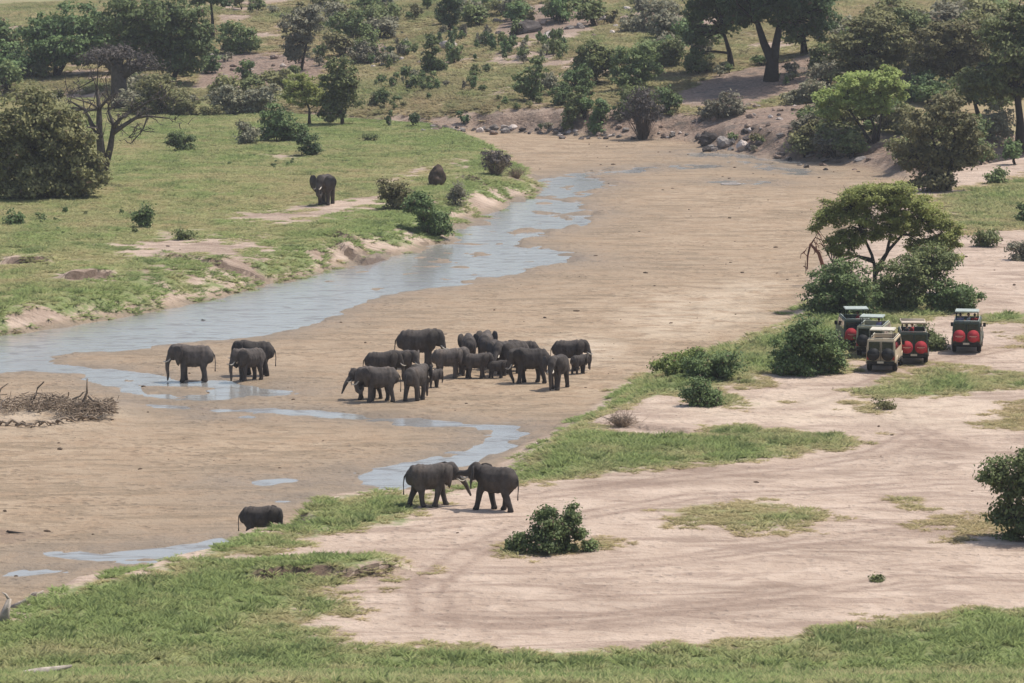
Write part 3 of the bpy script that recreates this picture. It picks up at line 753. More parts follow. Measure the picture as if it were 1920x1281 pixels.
# right bank cluster by the vehicles
tree('umbrella_acacia', 'flat-topped umbrella acacia standing over the parked vehicles', 'tree', (1640, 548),
     [(1640, 364, 70, 20), (1585, 384, 50, 22), (1700, 382, 68, 22), (1558, 410, 34, 18), (1612, 408, 44, 18), (1738, 412, 48, 28), (1680, 412, 50, 20), (1768, 448, 30, 30), (1600, 442, 44, 24), (1578, 462, 32, 22), (1735, 455, 40, 24), (1650, 435, 40, 14), (1785, 470, 18, 20), (1545, 396, 24, 10), (1790, 428, 20, 16), (1540, 425, 20, 8), (1670, 350, 50, 10)],
     'acacia', .16, 1.25, .38, .5, stems=[[(1640, 548), (1640, 500), (1634, 478), (1612, 430), (1600, 395)], [(1640, 510), (1665, 470), (1690, 440), (1720, 410)], [(1640, 505), (1662, 474), (1672, 425), (1668, 390)], [(1636, 485), (1605, 480), (1560, 492)]], stem_r=.15, bark=M_BARKDARK, branches=6, up=.9)
bush('dark green dense bush left under the umbrella acacia', (1575, 590), [(1575, 528, 62, 42), (1540, 560, 38, 30), (1610, 555, 38, 36)], 'dark', .18, 1.2)
bush('grey-green bush in the middle under the umbrella acacia', (1695, 582), [(1705, 506, 62, 38), (1680, 545, 48, 36), (1738, 482, 46, 30), (1770, 500, 28, 30), (1660, 565, 26, 24)], 'mid', .18, 1.1)
bush('low dark bush at the right end of the acacia thicket', (1790, 585), [(1790, 548, 48, 30), (1765, 562, 26, 22), (1818, 560, 22, 20)], 'dark', .18, 1.1)
bush('big leafy green bush on the bank in front of the vehicles', (1512, 702), [(1510, 632, 48, 36), (1480, 662, 40, 36), (1545, 660, 42, 40), (1510, 685, 58, 22)], 'dark', .17, 1.15)
bush('dark green bush on the bank edge, larger of the close pair', (1345, 712), [(1345, 680, 44, 28), (1310, 690, 28, 20)], 'dark', .16, 1.2)
bush('small dark green bush in front of the larger one on the bank edge', (1312, 760), [(1312, 732, 36, 24), (1335, 745, 18, 14)], 'dark', .16, 1.2)
bush('bright green low bush left behind the pair on the bank edge', (1270, 702), [(1265, 682, 36, 16), (1300, 664, 26, 20)], 'bright', .16, 1.1)
bush('low green bush between the two red-wheeled vehicles', (1758, 655), [(1755, 635, 24, 18), (1735, 622, 14, 16)], 'mid', .16, 1.2)
bush('grey-green bush at the right edge beside the track', (1935, 1012), [(1905, 905, 62, 48), (1960, 880, 60, 60), (1890, 950, 46, 40), (1930, 975, 50, 32), (1870, 890, 28, 28)], 'mid', .17, 1.0, .45, stem_r=.1)
bush('dark green leafy bush alone in the middle of the dirt clearing', (1030, 1034), [(1025, 962, 20, 20), (1075, 962, 20, 18), (1030, 985, 36, 28), (1072, 990, 24, 30), (1020, 1010, 46, 22), (985, 1012, 24, 18), (962, 1024, 17, 12), (1040, 1022, 44, 14)], 'dark', .14, 1.5, .27, skirt=False, shell=.6)
bush('tiny green sprig at the right foot of the clearing bush', (1108, 1034), [(1106, 1022, 16, 10)], 'mid', .12, 1.0, .25, stem_r=.03)
# left bank
bush('olive spreading bush on the left river bank, left of the dark one', (742, 394), [(742, 360, 32, 20), (728, 352, 20, 14), (760, 378, 22, 16)], 'olive', .17, 1.0)
bush('dark green bush leaning down the left bank to the water', (805, 438), [(790, 385, 32, 24), (812, 408, 32, 26), (828, 425, 18, 16), (775, 380, 20, 18)], 'dark', .17, 1.25)
bush('pale feathery bush between the dark bank bush and the termite mound', (855, 385), [(856, 358, 20, 20)], 'grey', .14, .6)
bush('small round dark bush at the left edge of the flat', (24, 422), [(24, 406, 18, 14)], 'dark', .16, 1.1)
bush('upright small dark bush near the left, on the flat', (267, 428), [(268, 408, 18, 16), (278, 392, 8, 10)], 'dark', .16, 1.0)
bush('tiny dark bush right of the bare patch on the left flat', (345, 450), [(345, 438, 14, 10)], 'mid', .14, 1.0)
bush('small round bush on the far right lawn', (1852, 462), [(1850, 440, 22, 18)], 'mid', .18, 1.1)
bush('dark bush cut by the right edge on the far lawn', (1915, 416), [(1915, 400, 20, 14)], 'dark', .18, 1.1)
bush('grey bush cut by the right edge below the dark one', (1912, 488), [(1912, 470, 26, 15), (1930, 455, 20, 14)], 'grey', .16, 1.1)
bush('small bush on the left flat beyond the river bend, at the far shore edge', (692, 266), [(692, 256, 11, 8)], 'mid', .16, 1.0)
bush('tiny dry sprig on the dirt near the front right', (1644, 1090), [(1644, 1082, 12, 7)], 'mid', .1, .8, .2, stem_r=.02)
bush('small thorny sprig on the pale dirt before the vehicles', (1657, 768), [(1657, 757, 18, 9)], 'olive', .12, .7, .25, stem_r=.02)

# baobab -----------------------------------------------------------
def limb_tree(name, label, base, limbs, bark, rad, sub=5, part='trunk', twigs=None, cat='tree', sublen=.35):
    p0 = at(*base); s = px_per_m(p0)
    root = empty(name, p0); tag(root, label, cat)
    G = Geo(); T = Geo()
    for li, (pts, r0, r1) in enumerate(limbs):
        q = [np.array([(a - base[0]) / s, (0 if i == 0 else 1) * rng.uniform(-.4, .4) * (i > 1), (base[1] - b) / s]) for i, (a, b) in enumerate(pts)]
        if pts[0] == base: q[0][2] -= .3
        rr = list(np.linspace(r0 * 1.3, r1 * 1.3, len(q)))
        G.tube(q, rr, 8)
        for k in range(sub):
            i = rng.integers(len(q) // 2, len(q))
            st = q[i]
            L = sublen * np.linalg.norm(q[-1] - q[0]) * rng.uniform(.5, 1.2) + .3
            d = rng.normal(0, 1, 3) + np.array([(q[-1] - q[0])[0] * .3, 0, .5]); d /= np.linalg.norm(d)
            e = st + d * L
            bp = bend(st, e, .1, .08, 4)
            G.tube(bp, list(np.linspace(max(rr[i] * .5, .03), .015, 4)), 4, False)
            for m in range(4):
                e2 = bp[rng.integers(1, 4)]
                T.tube(bend(e2, e2 + rng.normal(0, .5, 3) * max(.5, L * .5), .1, .1, 3), [.05, .035, .015], 3, False)
    G.build('trunk', bark, root)
    T.build('twigs', bark, root)['kind'] = 'stuff'
    return root, s

bao, bs_ = limb_tree('baobab_tree', 'grey-brown baobab with thick dark trunk and mostly bare crown', (225, 204),
    [([(225, 204), (224, 170), (222, 135), (215, 122)], .95, .55), ([(222, 150), (240, 125), (270, 112)], .7, .2), ([(218, 130), (195, 112), (168, 118)], .55, .15), ([(222, 130), (225, 108), (235, 96)], .55, .15), ([(215, 128), (200, 105), (205, 92)], .5, .15), ([(232, 140), (255, 128), (295, 130)], .5, .12)], M_BARKGREY, 1, 14)
bl = [((((a - 225) / bs_), d_, (204 - b) / bs_), (c / bs_, c / bs_ * .8, e / bs_)) for a, b, c, e, d_ in [(225, 100, 40, 18, 0), (265, 118, 34, 20, -.5), (180, 115, 32, 20, .3), (205, 105, 40, 18, -1)]]
P_, O_, _c = blob_leaves(bl, .14, .32, .5)
link_mesh('crown', leaves_mesh('crown', P_, O_, .14, LEAF['brown']), bao)
limb_tree('dead_tree', 'bare dead tree with forked grey branches at the left, behind the huge olive bush', (193, 346),
    [([(193, 346), (192, 300), (188, 250), (187, 205), (184, 165)], .42, .10), ([(190, 255), (174, 235), (160, 205), (135, 190)], .24, .05), ([(196, 320), (208, 275), (214, 235), (204, 208)], .30, .08),
     ([(214, 238), (228, 222), (248, 210)], .20, .06), ([(212, 250), (232, 236), (256, 221), (278, 218), (318, 222)], .20, .04), ([(187, 205), (200, 190), (215, 178)], .14, .03), ([(184, 168), (178, 150), (150, 165)], .1, .03), ([(278, 220), (268, 245), (248, 268)], .08, .02), ([(248, 211), (280, 190), (310, 182)], .1, .03)], M_BARKGREY, 1, 9, sublen=.42)
limb_tree('dead_snag', 'leaning red-brown dead trunk at the left edge of the acacia thicket', (1552, 520), [([(1552, 520), (1535, 475), (1518, 456)], .14, .07), ([(1519, 458), (1514, 480), (1513, 505)], .07, .04), ([(1520, 458), (1528, 445), (1540, 450)], .05, .03)], M_REDWOOD, 1, 2, cat='dead tree', sublen=.2)

# bare twiggy bushes -----------------------------------------------
def twig_bush(label, base, w_px, h_px, n, mat, r=.03, leafk=None):
    p0 = at(*base); s = px_per_m(p0)
    root = empty('thorn_bush', p0); tag(root, label, 'bush')
    link_mesh('branches', twig_mesh('branches', n, w_px / s / 2, h_px / s, r, mat, int(base[0])), root)
    if leafk:
        P_, O_, _ = blob_leaves([((0, 0, h_px / s * .55), (w_px / s * .45, w_px / s * .4, h_px / s * .4))], .16, .5, .4)
        link_mesh('crown', leaves_mesh('crown', P_, O_, .16, LEAF[leafk]), root)
    return root
twig_bush('bare grey-brown thorn bush on the far bank below the shaded slope', (1205, 262), 90, 105, 140, M_BARKGREY, .03, 'brown')
twig_bush('brown twiggy bush at the river bend on the left bank tip', (930, 330), 75, 52, 140, M_DRIFT, .03, 'brown')
twig_bush('dry brown brush lying by the water right of the twiggy bush', (968, 334), 50, 24, 60, M_DRIFT, .03)
twig_bush('dry scrub tangle on the eroded edge of the right bank', (1165, 800), 90, 26, 110, M_DRIFT, .02)

# ------------------------------------------------------------------ small hillside scrub (shared shapes)
scrub = []
for v in range(8):
    r_ = [((rng.uniform(-.35, .35), rng.uniform(-.35, .35), rng.uniform(.4, .9)), (rng.uniform(.45, .7), rng.uniform(.45, .7), rng.uniform(.4, .7))) for _ in range(3)]
    P_, O_, _ = blob_leaves(r_, .2, .75, .26)
    P_[:, 2] = np.abs(P_[:, 2])
    mes = {}
    me = leaves_mesh('foliage', P_, O_, .17, LEAF['dark'])
    for k in ('dark', 'mid', 'grey', 'olive', 'deep'):
        m2 = me.copy(); m2.materials.clear(); m2.materials.append(LEAF[k]); mes[k] = m2
    G = Geo()
    for (c_, _r) in r_: G.tube(bend((0, 0, -.15), c_, .05, .05, 4), [.06, .045, .03, .02], 4, False)
    sm = bpy.data.meshes.new('stem'); sm.from_pydata([tuple(q) for q in G.v], [], G.f); sm.materials.append(M_BARKDARK)
    scrub.append((mes, sm))
big = []
for v in range(5):
    r_ = [((rng.uniform(-.45, .45), rng.uniform(-.45, .45), rng.uniform(.35, .95)), (rng.uniform(.4, .75), rng.uniform(.4, .75), rng.uniform(.3, .6))) for _ in range(5)]
    P_, O_, _ = blob_leaves(r_, .09, .5, .2)
    P_[:, 2] = np.abs(P_[:, 2]); mes = {}
    me = leaves_mesh('foliage', P_, O_, .085, LEAF['dark'])
    for k in ('dark', 'mid', 'grey', 'olive', 'deep'):
        m2 = me.copy(); m2.materials.clear(); m2.materials.append(LEAF[k]); mes[k] = m2
    G = Geo()
    for (c_, _r) in r_: G.tube(bend((0, 0, -.15), c_, .05, .05, 4), [.06, .045, .03, .02], 4, False)
    sm = bpy.data.meshes.new('stem'); sm.from_pydata([tuple(q) for q in G.v], [], G.f); sm.materials.append(M_BARKDARK)
    big.append((mes, sm))
def scrub_at(px, py, h_px, w_ratio, kind, label, group):
    p0 = at(px, py); s = px_per_m(p0)
    root = empty('scrub_bush' if h_px < 34 else 'thicket_bush', p0, rng.uniform(0, 6.28)); tag(root, label, 'bush', group)
    h = h_px / s / 1.35
    root.scale = (h * w_ratio, h * w_ratio, h)
    mes, sm = scrub[rng.integers(8)] if h_px < 34 else big[rng.integers(5)]
    link_mesh('foliage', mes[kind], root); link_mesh('stem', sm, root)
def scatter_scrub(n, box, hr, wr, kinds, label, group, avoid=()):
    k = 0; tries = 0
    while k < n and tries < n * 8:
        tries += 1
        px, py = rng.uniform(box[0], box[2]), rng.uniform(box[1], box[3])
        if fbm(np.array([px / 75]), np.array([py / 28]), 301)[0] < .47: continue
        hh_, ww_, kk_ = rng.uniform(*hr), rng.uniform(*wr), kinds[rng.integers(len(kinds))]
        size = ('low', 'middling', 'tall')[min(2, int(3 * (hh_ - hr[0]) / (hr[1] - hr[0] + 1e-6)))]
        tone = {'dark': 'dark green', 'deep': 'blackish green', 'mid': 'green', 'grey': 'greyish', 'olive': 'olive'}[kk_]
        side = ('left', 'middle', 'right')[min(2, int(3 * (px - box[0]) / (box[2] - box[0])))]
        lv_ = 'upper' if py < (box[1] + box[3]) / 2 else 'lower'
        scrub_at(px, py, hh_, ww_, kk_, f'{size} {tone} {label}, {lv_} {side} part', group); k += 1
for px, py, h_, w_, k_, lb in [(722, 200, 34, .9, 'dark', 'dark knee-high bush low on the hillside above the left flat'), (715, 158, 22, .8, 'dark', 'small dark bush above the knee-high one on the hillside'), (730, 238, 28, .5, 'deep', 'narrow dark bush at the left end of the far bank'),
                               (773, 238, 30, .8, 'deep', 'dark bush hanging on the far bank near its left end'), (903, 172, 16, .8, 'dark', 'single dark dot bush in the open middle of the hillside'), (870, 232, 22, 1.0, 'deep', 'dark bush on the far bank edge, mid way'),
                               (808, 160, 24, .9, 'mid', 'green bush under the tall dark upright shrub'), (985, 182, 26, .7, 'dark', 'dark shrub at the foot of the lone mid green bush'), (948, 195, 16, .6, 'mid', 'small green shrub left of the lone mid green bush')]:
    scrub_at(px, py, h_, w_, k_, lb, None)
scatter_scrub(105, (690, 60, 1060, 175), (13, 33), (.4, .85), ('dark', 'mid', 'mid', 'deep', 'grey'), 'upright scrub bush on the open hillside', 'scrub on the open hillside')
scatter_scrub(22, (1540, 10, 1920, 130), (40, 74), (.9, 1.4), ('olive', 'mid', 'dark', 'grey'), 'large bush in the thicket at the top right', 'large bushes of the top right thicket')
scatter_scrub(24, (1540, 130, 1920, 310), (36, 66), (.9, 1.5), ('olive', 'mid', 'dark', 'grey', 'deep'), 'large bush under the right bank trees', 'large bushes under the right bank trees')
scatter_scrub(12, (1450, 235, 1720, 300), (36, 52), (1.0, 1.5), ('olive', 'mid', 'grey'), 'large bush at the foot of the right bank slope', 'large bushes at the right bank foot')
scatter_scrub(8, (1690, 270, 1920, 330), (36, 60), (1.0, 1.4), ('olive', 'mid', 'dark'), 'large bush at the back of the right lawn', 'large bushes behind the right lawn')
scatter_scrub(12, (1230, 60, 1330, 150), (36, 60), (.8, 1.2), ('mid', 'dark', 'grey'), 'large bush left of the riverside trees', 'large bushes left of the riverside trees')
scatter_scrub(14, (860, 15, 1240, 60), (36, 58), (.8, 1.3), ('grey', 'mid', 'dark', 'olive'), 'large bush among hilltop rocks', 'large bushes on the hilltop')
scatter_scrub(14, (240, 165, 520, 214), (36, 58), (1.0, 1.5), ('grey', 'olive', 'mid'), 'large bush in the band behind the left flat', 'large bushes behind the left flat')
scatter_scrub(9, (0, 110, 140, 175), (36, 56), (1.0, 1.5), ('mid', 'olive', 'dark'), 'large bush at the back left corner', 'large bushes at the back left')
scatter_scrub(10, (1030, 160, 1260, 236), (36, 54), (.7, 1.1), ('mid', 'grey', 'dark'), 'large bush above the shrubby far bank', 'large bushes above the far bank')
scatter_scrub(10, (600, 30, 730, 120), (36, 56), (.8, 1.3), ('mid', 'grey', 'olive'), 'large bush on the upper left slope', 'large bushes on the upper left slope')
scatter_scrub(16, (690, 170, 1060, 225), (8, 16), (.6, 1.1), ('mid', 'olive', 'dark'), 'scrub bush low on the open hillside', 'low scrub on the lower hillside')
scatter_scrub(26, (660, 0, 1300, 60), (16, 33), (.6, 1.1), ('dark', 'mid', 'grey', 'olive'), 'scrub bush among rocks at the top of the hillside', 'scrub near the top edge')
scatter_scrub(20, (410, 60, 700, 210), (14, 32), (.6, 1.1), ('mid', 'olive', 'grey', 'dark'), 'scrub bush on the slope behind the left flat', 'scrub on the left slope')
scatter_scrub(12, (430, 0, 640, 30), (14, 30), (.7, 1.2), ('mid', 'olive', 'grey'), 'scrub bush at the top edge left of centre', 'scrub at the top edge left of centre')
scatter_scrub(12, (0, 120, 420, 215), (16, 30), (.8, 1.3), ('mid', 'olive', 'grey'), 'scrub bush at the back of the left flat', 'scrub behind the left flat')
scatter_scrub(18, (1240, 90, 1560, 210), (14, 28), (.7, 1.2), ('mid', 'olive', 'grey', 'dark'), 'scrub bush on the shaded slope under the riverside trees', 'scrub under the riverside trees')
scatter_scrub(12, (1560, 20, 1920, 260), (20, 33), (.8, 1.3), ('olive', 'mid', 'dark', 'grey'), 'scrub bush filling the thicket at the upper right', 'scrub in the right thicket')
scatter_scrub(13, (1330, 210, 1700, 300), (10, 24), (.8, 1.3), ('olive', 'mid', 'grey'), 'scrub bush among boulders on the far right bank', 'scrub on the rubble bank')
scatter_scrub(12, (980, 215, 1260, 250), (10, 22), (.6, 1.1), ('deep', 'mid', 'grey'), 'scrub bush on the edge of the far bank', 'scrub on the far bank edge')
scatter_scrub(10, (1690, 300, 1920, 350), (16, 33), (.8, 1.3), ('mid', 'dark', 'olive'), 'scrub bush at the back of the far right lawn', 'scrub behind the right lawn')
scatter_scrub(14, (0, 390, 300, 440), (6, 14), (.8, 1.2), ('dark', 'mid'), 'tiny shrub dotted over the left flat', 'tiny shrubs on the left flat')
scatter_scrub(10, (380, 300, 720, 320), (5, 9), (.8, 1.3), ('dark', 'mid'), 'tiny shrub on the far part of the left flat', 'tiny shrubs on the far left flat')

# ------------------------------------------------------------------ rocks
def rock_mesh(seed, sub=3):
    rg = np.random.default_rng(seed)
    bm = bmesh.new(); bmesh.ops.create_icosphere(bm, subdivisions=sub, radius=1)
    planes = rg.normal(0, 1, (9, 3)); planes /= np.linalg.norm(planes, axis=1)[:, None]; lim = rg.uniform(.55, .95, 9)
    for v in bm.verts:
        p = np.array(v.co)
        for n_, l_ in zip(planes, lim):
            d = p @ n_
            if d > l_: p = p - n_ * (d - l_) * .9
        v.co = Vector(p * (1 + .05 * rg.normal()))
    me = bpy.data.meshes.new('boulder'); bm.to_mesh(me); bm.free()
    return me
rocks = []
for k in range(6):
    base_me = rock_mesh(100 + k)
    d_ = {}
    for kk in M_ROCK:
        m2 = base_me.copy(); m2.materials.append(M_ROCK[kk]); d_[kk] = m2
    rocks.append(d_)
def rock_at(px, py, w_px, flat, kind, label, group=None, name='boulder'):
    p0 = at(px, py); s = px_per_m(p0)
    o = link_mesh(name, rocks[rng.integers(6)][kind])
    r_ = w_px / s / 2
    o.location = (p0.x, p0.y, p0.z + r_ * flat * .35); o.rotation_euler = (rng.uniform(-.3, .3) * (flat > .2), rng.uniform(-.3, .3) * (flat > .2), rng.uniform(0, 6.28)); o.scale = (r_, r_ * rng.uniform(.7, 1.1), r_ * flat)
    tag(o, label, 'rock', group)
    return o
for px, py, w_, fl, k_, lb in [(842, 90, 38, .6, 'pale', 'pale pinkish boulder on the hillside below the column tree'), (1330, 268, 40, .8, 'dark', 'dark boulder at the left of the far shore pool'), (1358, 272, 34, .8, 'grey', 'grey boulder beside the dark one at the far shore pool'),
                              (1393, 280, 30, .9, 'pale', 'white boulder at the far shore pool'), (1415, 262, 30, .5, 'grey', 'flat grey slab above the white boulder'), (1745, 32, 26, .5, 'brown', 'orange-brown flat boulder at the top right'), (1588, 288, 40, .5, 'grey', 'long grey slab by the sand under the bright acacia'),
                              (1372, 345, 60, .06, 'grey', 'flat grey slab lying in the sand of the far river bed'), (1030, 72, 30, .7, 'pale', 'pale boulder in the rocks at the top of the hillside'), (985, 62, 60, .6, 'dark', 'large dark outcrop at the top of the hillside')]:
    rock_at(px, py, w_, fl, k_, lb)
def scatter_rocks(n, box, wr, kinds, label, group, fl=(.4, .9)):
    for _ in range(n):
        px, py, w_, k_ = rng.uniform(box[0], box[2]), rng.uniform(box[1], box[3]), rng.uniform(*wr), kinds[rng.integers(len(kinds))]
        size = ('small', 'middling', 'large')[min(2, int(3 * (w_ - wr[0]) / (wr[1] - wr[0])))]
        side = ('left', 'middle', 'right')[min(2, int(3 * (px - box[0]) / (box[2] - box[0])))]
        rock_at(px, py, w_, rng.uniform(*fl), k_, f'{size} {k_} {label}, {side} part', group)
for (b_, n_, nm_) in (((780, 240, 900, 248), 16, 'grassy'), ((900, 240, 1050, 253), 26, 'broken'), ((1050, 238, 1290, 262), 40, 'shrubby')):
    scatter_rocks(n_, b_, (7, 20), ('grey', 'brown', 'dark', 'pale', 'grey'), f'rock at the foot of the {nm_} far bank', 'rocks along the far bank')
scatter_rocks(24, (1300, 215, 1470, 285), (7, 22), ('grey', 'dark', 'dark', 'brown'), 'rock in the boulder heap above the far shore pool', 'rocks above the far pool')
scatter_rocks(34, (1400, 195, 1535, 250), (7, 18), ('pale', 'brown', 'brown', 'grey'), 'rock on the pale rubble slope at the far right bank', 'rocks on the rubble slope')
scatter_rocks(22, (1460, 285, 1690, 320), (8, 24), ('grey', 'dark', 'brown'), 'rock by the sand under the right bank trees', 'rocks under the right bank trees', (.25, .6))
scatter_rocks(32, (380, 105, 640, 165), (7, 20), ('brown', 'pale', 'brown'), 'rock on the brown stony slope behind the left flat', 'rocks on the left slope')
scatter_rocks(30, (930, 10, 1290, 70), (7, 24), ('brown', 'pale', 'grey', 'dark'), 'rock in the outcrop at the top of the hillside', 'rocks at the hilltop')
scatter_rocks(14, (660, 80, 900, 130), (6, 16), ('brown', 'pale', 'grey'), 'rock on the mid hillside among scrub', 'rocks on the mid hillside')

# termite mound ----------------------------------------------------
bm = bmesh.new(); bmesh.ops.create_icosphere(bm, subdivisions=4, radius=1)
for v in bm.verts:
    p = v.co
    z = (p.z + 1) / 2
    wdt = (1 - .62 * z ** .8)
    nn = .16 * (fbm(np.array([p.x * 2.2 + 5]), np.array([p.y * 2.2 + p.z * 2.6]), 5)[0] - .5) * 2
    v.co = Vector((p.x * (wdt + nn) * .8 + .12 * z, p.y * (wdt + nn) * .8, z * 1.5 + nn * .4 - .1))
me = bpy.data.meshes.new('termite_mound'); bm.to_mesh(me); bm.free(); me.materials.append(M_MOUND); me.shade_smooth()
p0 = at(818, 348); tm = link_mesh('termite_mound', me); tm.location = p0
s_ = px_per_m(p0); tm.scale = (46 / s_ / 1.6,) * 2 + (42 / s_ / 1.45,)
tag(tm, 'dark brown conical termite mound on the left bank near the river bend', 'termite mound')

# drift pile and logs ----------------------------------------------
def drift_pile():
    p0 = at(110, 772); s = px_per_m(p0)
    root = empty('drift_pile', p0); tag(root, 'tangled brown drift brush heaped on a pale sand bar at the left', 'drift pile')
    rg = np.random.default_rng(5)
    G = Geo()
    for i in range(1300):
        u = rg.beta(1.5, 1.2)
        cx = -4.0 + u * 7.4; cy = rg.normal(0, .9) + (1.1 if u < .55 else -.4)
        hgt = (.95 - .5 * abs(u - .55)) * math.exp(-(rg.normal(0, .5)) ** 2)
        L = rg.uniform(.25, .9)
        d = rg.normal(0, 1, 3); d[2] *= .55; d /= np.linalg.norm(d)
        c = np.array([cx, cy, max(.05, hgt * rg.uniform(.1, .95))])
        r_k = rg.choice([.012, .018, .026, .04], p=[.35, .35, .2, .1])
        G.tube(bend(c - d * L / 2, c + d * L / 2, rg.uniform(-.04, .08), .03, 3), [r_k, r_k * .9, r_k * .5], 4, False)
    o = G.build('brush', M_DRIFT, root); o['kind'] = 'stuff'
    for a, b, r in [((1.6, -.4, .1), (1.75, -.5, 2.0), .10), ((1.8, -.4, 1.0), (3.6, -1.0, .05), .10), ((-4.2, .3, .1), (-3.0, .6, 1.6), .09), ((-1.6, .6, .5), (-.9, .6, 1.7), .08), ((.6, .3, .4), (1.6, .2, 1.2), .08), ((-3.4, -.8, .1), (-3.0, -.7, 1.0), .05)]:
        G = Geo(); G.tube(bend(a, b, .05, .05, 5), list(np.linspace(r, r * .4, 5)), 6); G.build('branch', M_PALEWOOD if r < .06 else M_DRIFT, root)
    for k in range(22):
        t = k / 21
        c = np.array([-4.3 + 6.6 * t, -2.2 - 2.2 * math.sin(math.pi * min(1, t * 1.1)) + rg.normal(0, .2), .02])
        G = Geo(); d = np.array([rg.uniform(.2, .5), rg.uniform(-.3, .3), rg.uniform(0, .12)])
        zz = lambda q: ground_z(p0.x + q[0], p0.y + q[1]) - p0.z + .05
        a, b = c - d, c + d; a[2], b[2] = zz(a), zz(b) + .06
        G.tube(bend(a, b, .2, .1, 4), [.06, .08, .07, .03], 5); G.build('branch', M_DRIFT, root)
drift_pile()
def log_at(label, base, pts, rad, mat, stub=True):
    p0 = at(*base); s = px_per_m(p0)
    root = empty('fallen_log', p0); tag(root, label, 'log')
    q = [np.array([(a - base[0]) / s, dy, (base[1] - b) / s]) for a, b, dy in pts]
    G = Geo(); G.tube(q, rad, 9)
    o = G.build('stem', mat, root)
    for v in o.data.vertices: v.co += Vector(rng.normal(0, .025, 3))
    if stub:
        for k in range(3):
            i = rng.integers(0, len(q)); G = Geo(); G.tube(bend(q[i], q[i] + np.array([rng.uniform(-.4, .5), rng.uniform(-.3, .2), rng.uniform(.15, .45)]), .1, .08, 4), [.07, .06, .05, .02], 5); G.build('branch', mat, root)
log_at('bleached broken stump standing at the left edge below the sand', (14, 1166), [(8, 1168, 0), (11, 1150, 0), (17, 1124, .05)], [.24, .20, .11], M_PALEWOOD)
log_at('pale fallen log leaning up from the stump at the left edge', (32, 1140), [(22, 1142, .1), (50, 1128, .2), (80, 1113, .5)], [.16, .13, .06], M_PALEWOOD)
log_at('dark grey fallen log in the grass at the bottom left corner', (50, 1272), [(-40, 1274, .2), (10, 1270, 0), (70, 1262, 0), (132, 1252, .3)], [.17, .16, .12, .05], M_PALEWOOD, False)
for px, py, lb in [(35, 1000, 'thin dark branch lying on the sand near the left edge'), (400, 604, 'dark stick stranded in the water above the lone left elephant')]:
    log_at(lb, (px, py), [(px - 22, py - 4, 0), (px, py + 1, 0), (px + 26, py + 3, .1)], [.05, .07, .03], M_BARKDARK, False)

# ------------------------------------------------------------------ grass (instanced tufts on points)
def field(A, x, y):
    i = np.clip(np.searchsorted(xs, x), 0, len(xs) - 1); j = np.clip(np.searchsorted(ys, y), 0, len(ys) - 1)
    return A[j, i]
gt = NT('grass_blades')
tc = gt.attr('tint', 'INSTANCER', 'Color')
upv = gt.n('ShaderNodeVectorMath', operation='NORMALIZE')
upm = gt.n('ShaderNodeVectorMath', operation='ADD'); gt.lk(gt.n('ShaderNodeNewGeometry').outputs['Normal'], upm.inputs[0]); upm.inputs[1].default_value = (0, 0, 1.6); gt.lk(upm.outputs[0], upv.inputs[0])
b_ = gt.bsdf(gt.mix(gt.attr('leafvar'), gt.mix(.22, tc, C(.09, .09, .03)), tc), .8, .1, upv.outputs[0])
tr = gt.n('ShaderNodeBsdfTranslucent'); gt.lk(tc, tr.inputs[0])
ms = gt.n('ShaderNodeMixShader'); ms.inputs[0].default_value = .35
gt.lk(b_.outputs[0], ms.inputs[1]); gt.lk(tr.outputs[0], ms.inputs[2]); gt.lk(ms.outputs[0], gt.out.inputs[0])
tuft_col = bpy.data.collections.new('grass_tufts')
for v in range(5):
    n_b = 22
    a = rng.uniform(0, 2 * math.pi, n_b); r0 = rng.uniform(0, .22, n_b); h = rng.uniform(.4, 1.0, n_b); ln = rng.uniform(.15, .6, n_b); wd = rng.uniform(.025, .05, n_b)
    base = np.stack([np.cos(a) * r0, np.sin(a) * r0, np.full(n_b, -.04)], 1)
    tip = base + np.stack([np.cos(a) * ln, np.sin(a) * ln, h], 1)
    pa = rng.uniform(0, 2 * math.pi, n_b); side = np.stack([np.cos(pa), np.sin(pa), np.zeros(n_b)], 1) * wd[:, None]
    mid = base * .45 + tip * .55 + np.array([0, 0, .1])
    V = np.stack([base - side, base + side, mid + side * .8, tip, mid - side * .8], 1).reshape(-1, 3)
    Fq = np.array([[5 * k, 5 * k + 1, 5 * k + 2, 5 * k + 3, 5 * k + 4] for k in range(n_b)])
    me = fast_mesh('grass_tuft', V, Fq, gt.m); fattr(me, 'leafvar', rng.uniform(0, 1, n_b), 'FACE')
    o = bpy.data.objects.new('grass_tuft', me); tuft_col.objects.link(o)

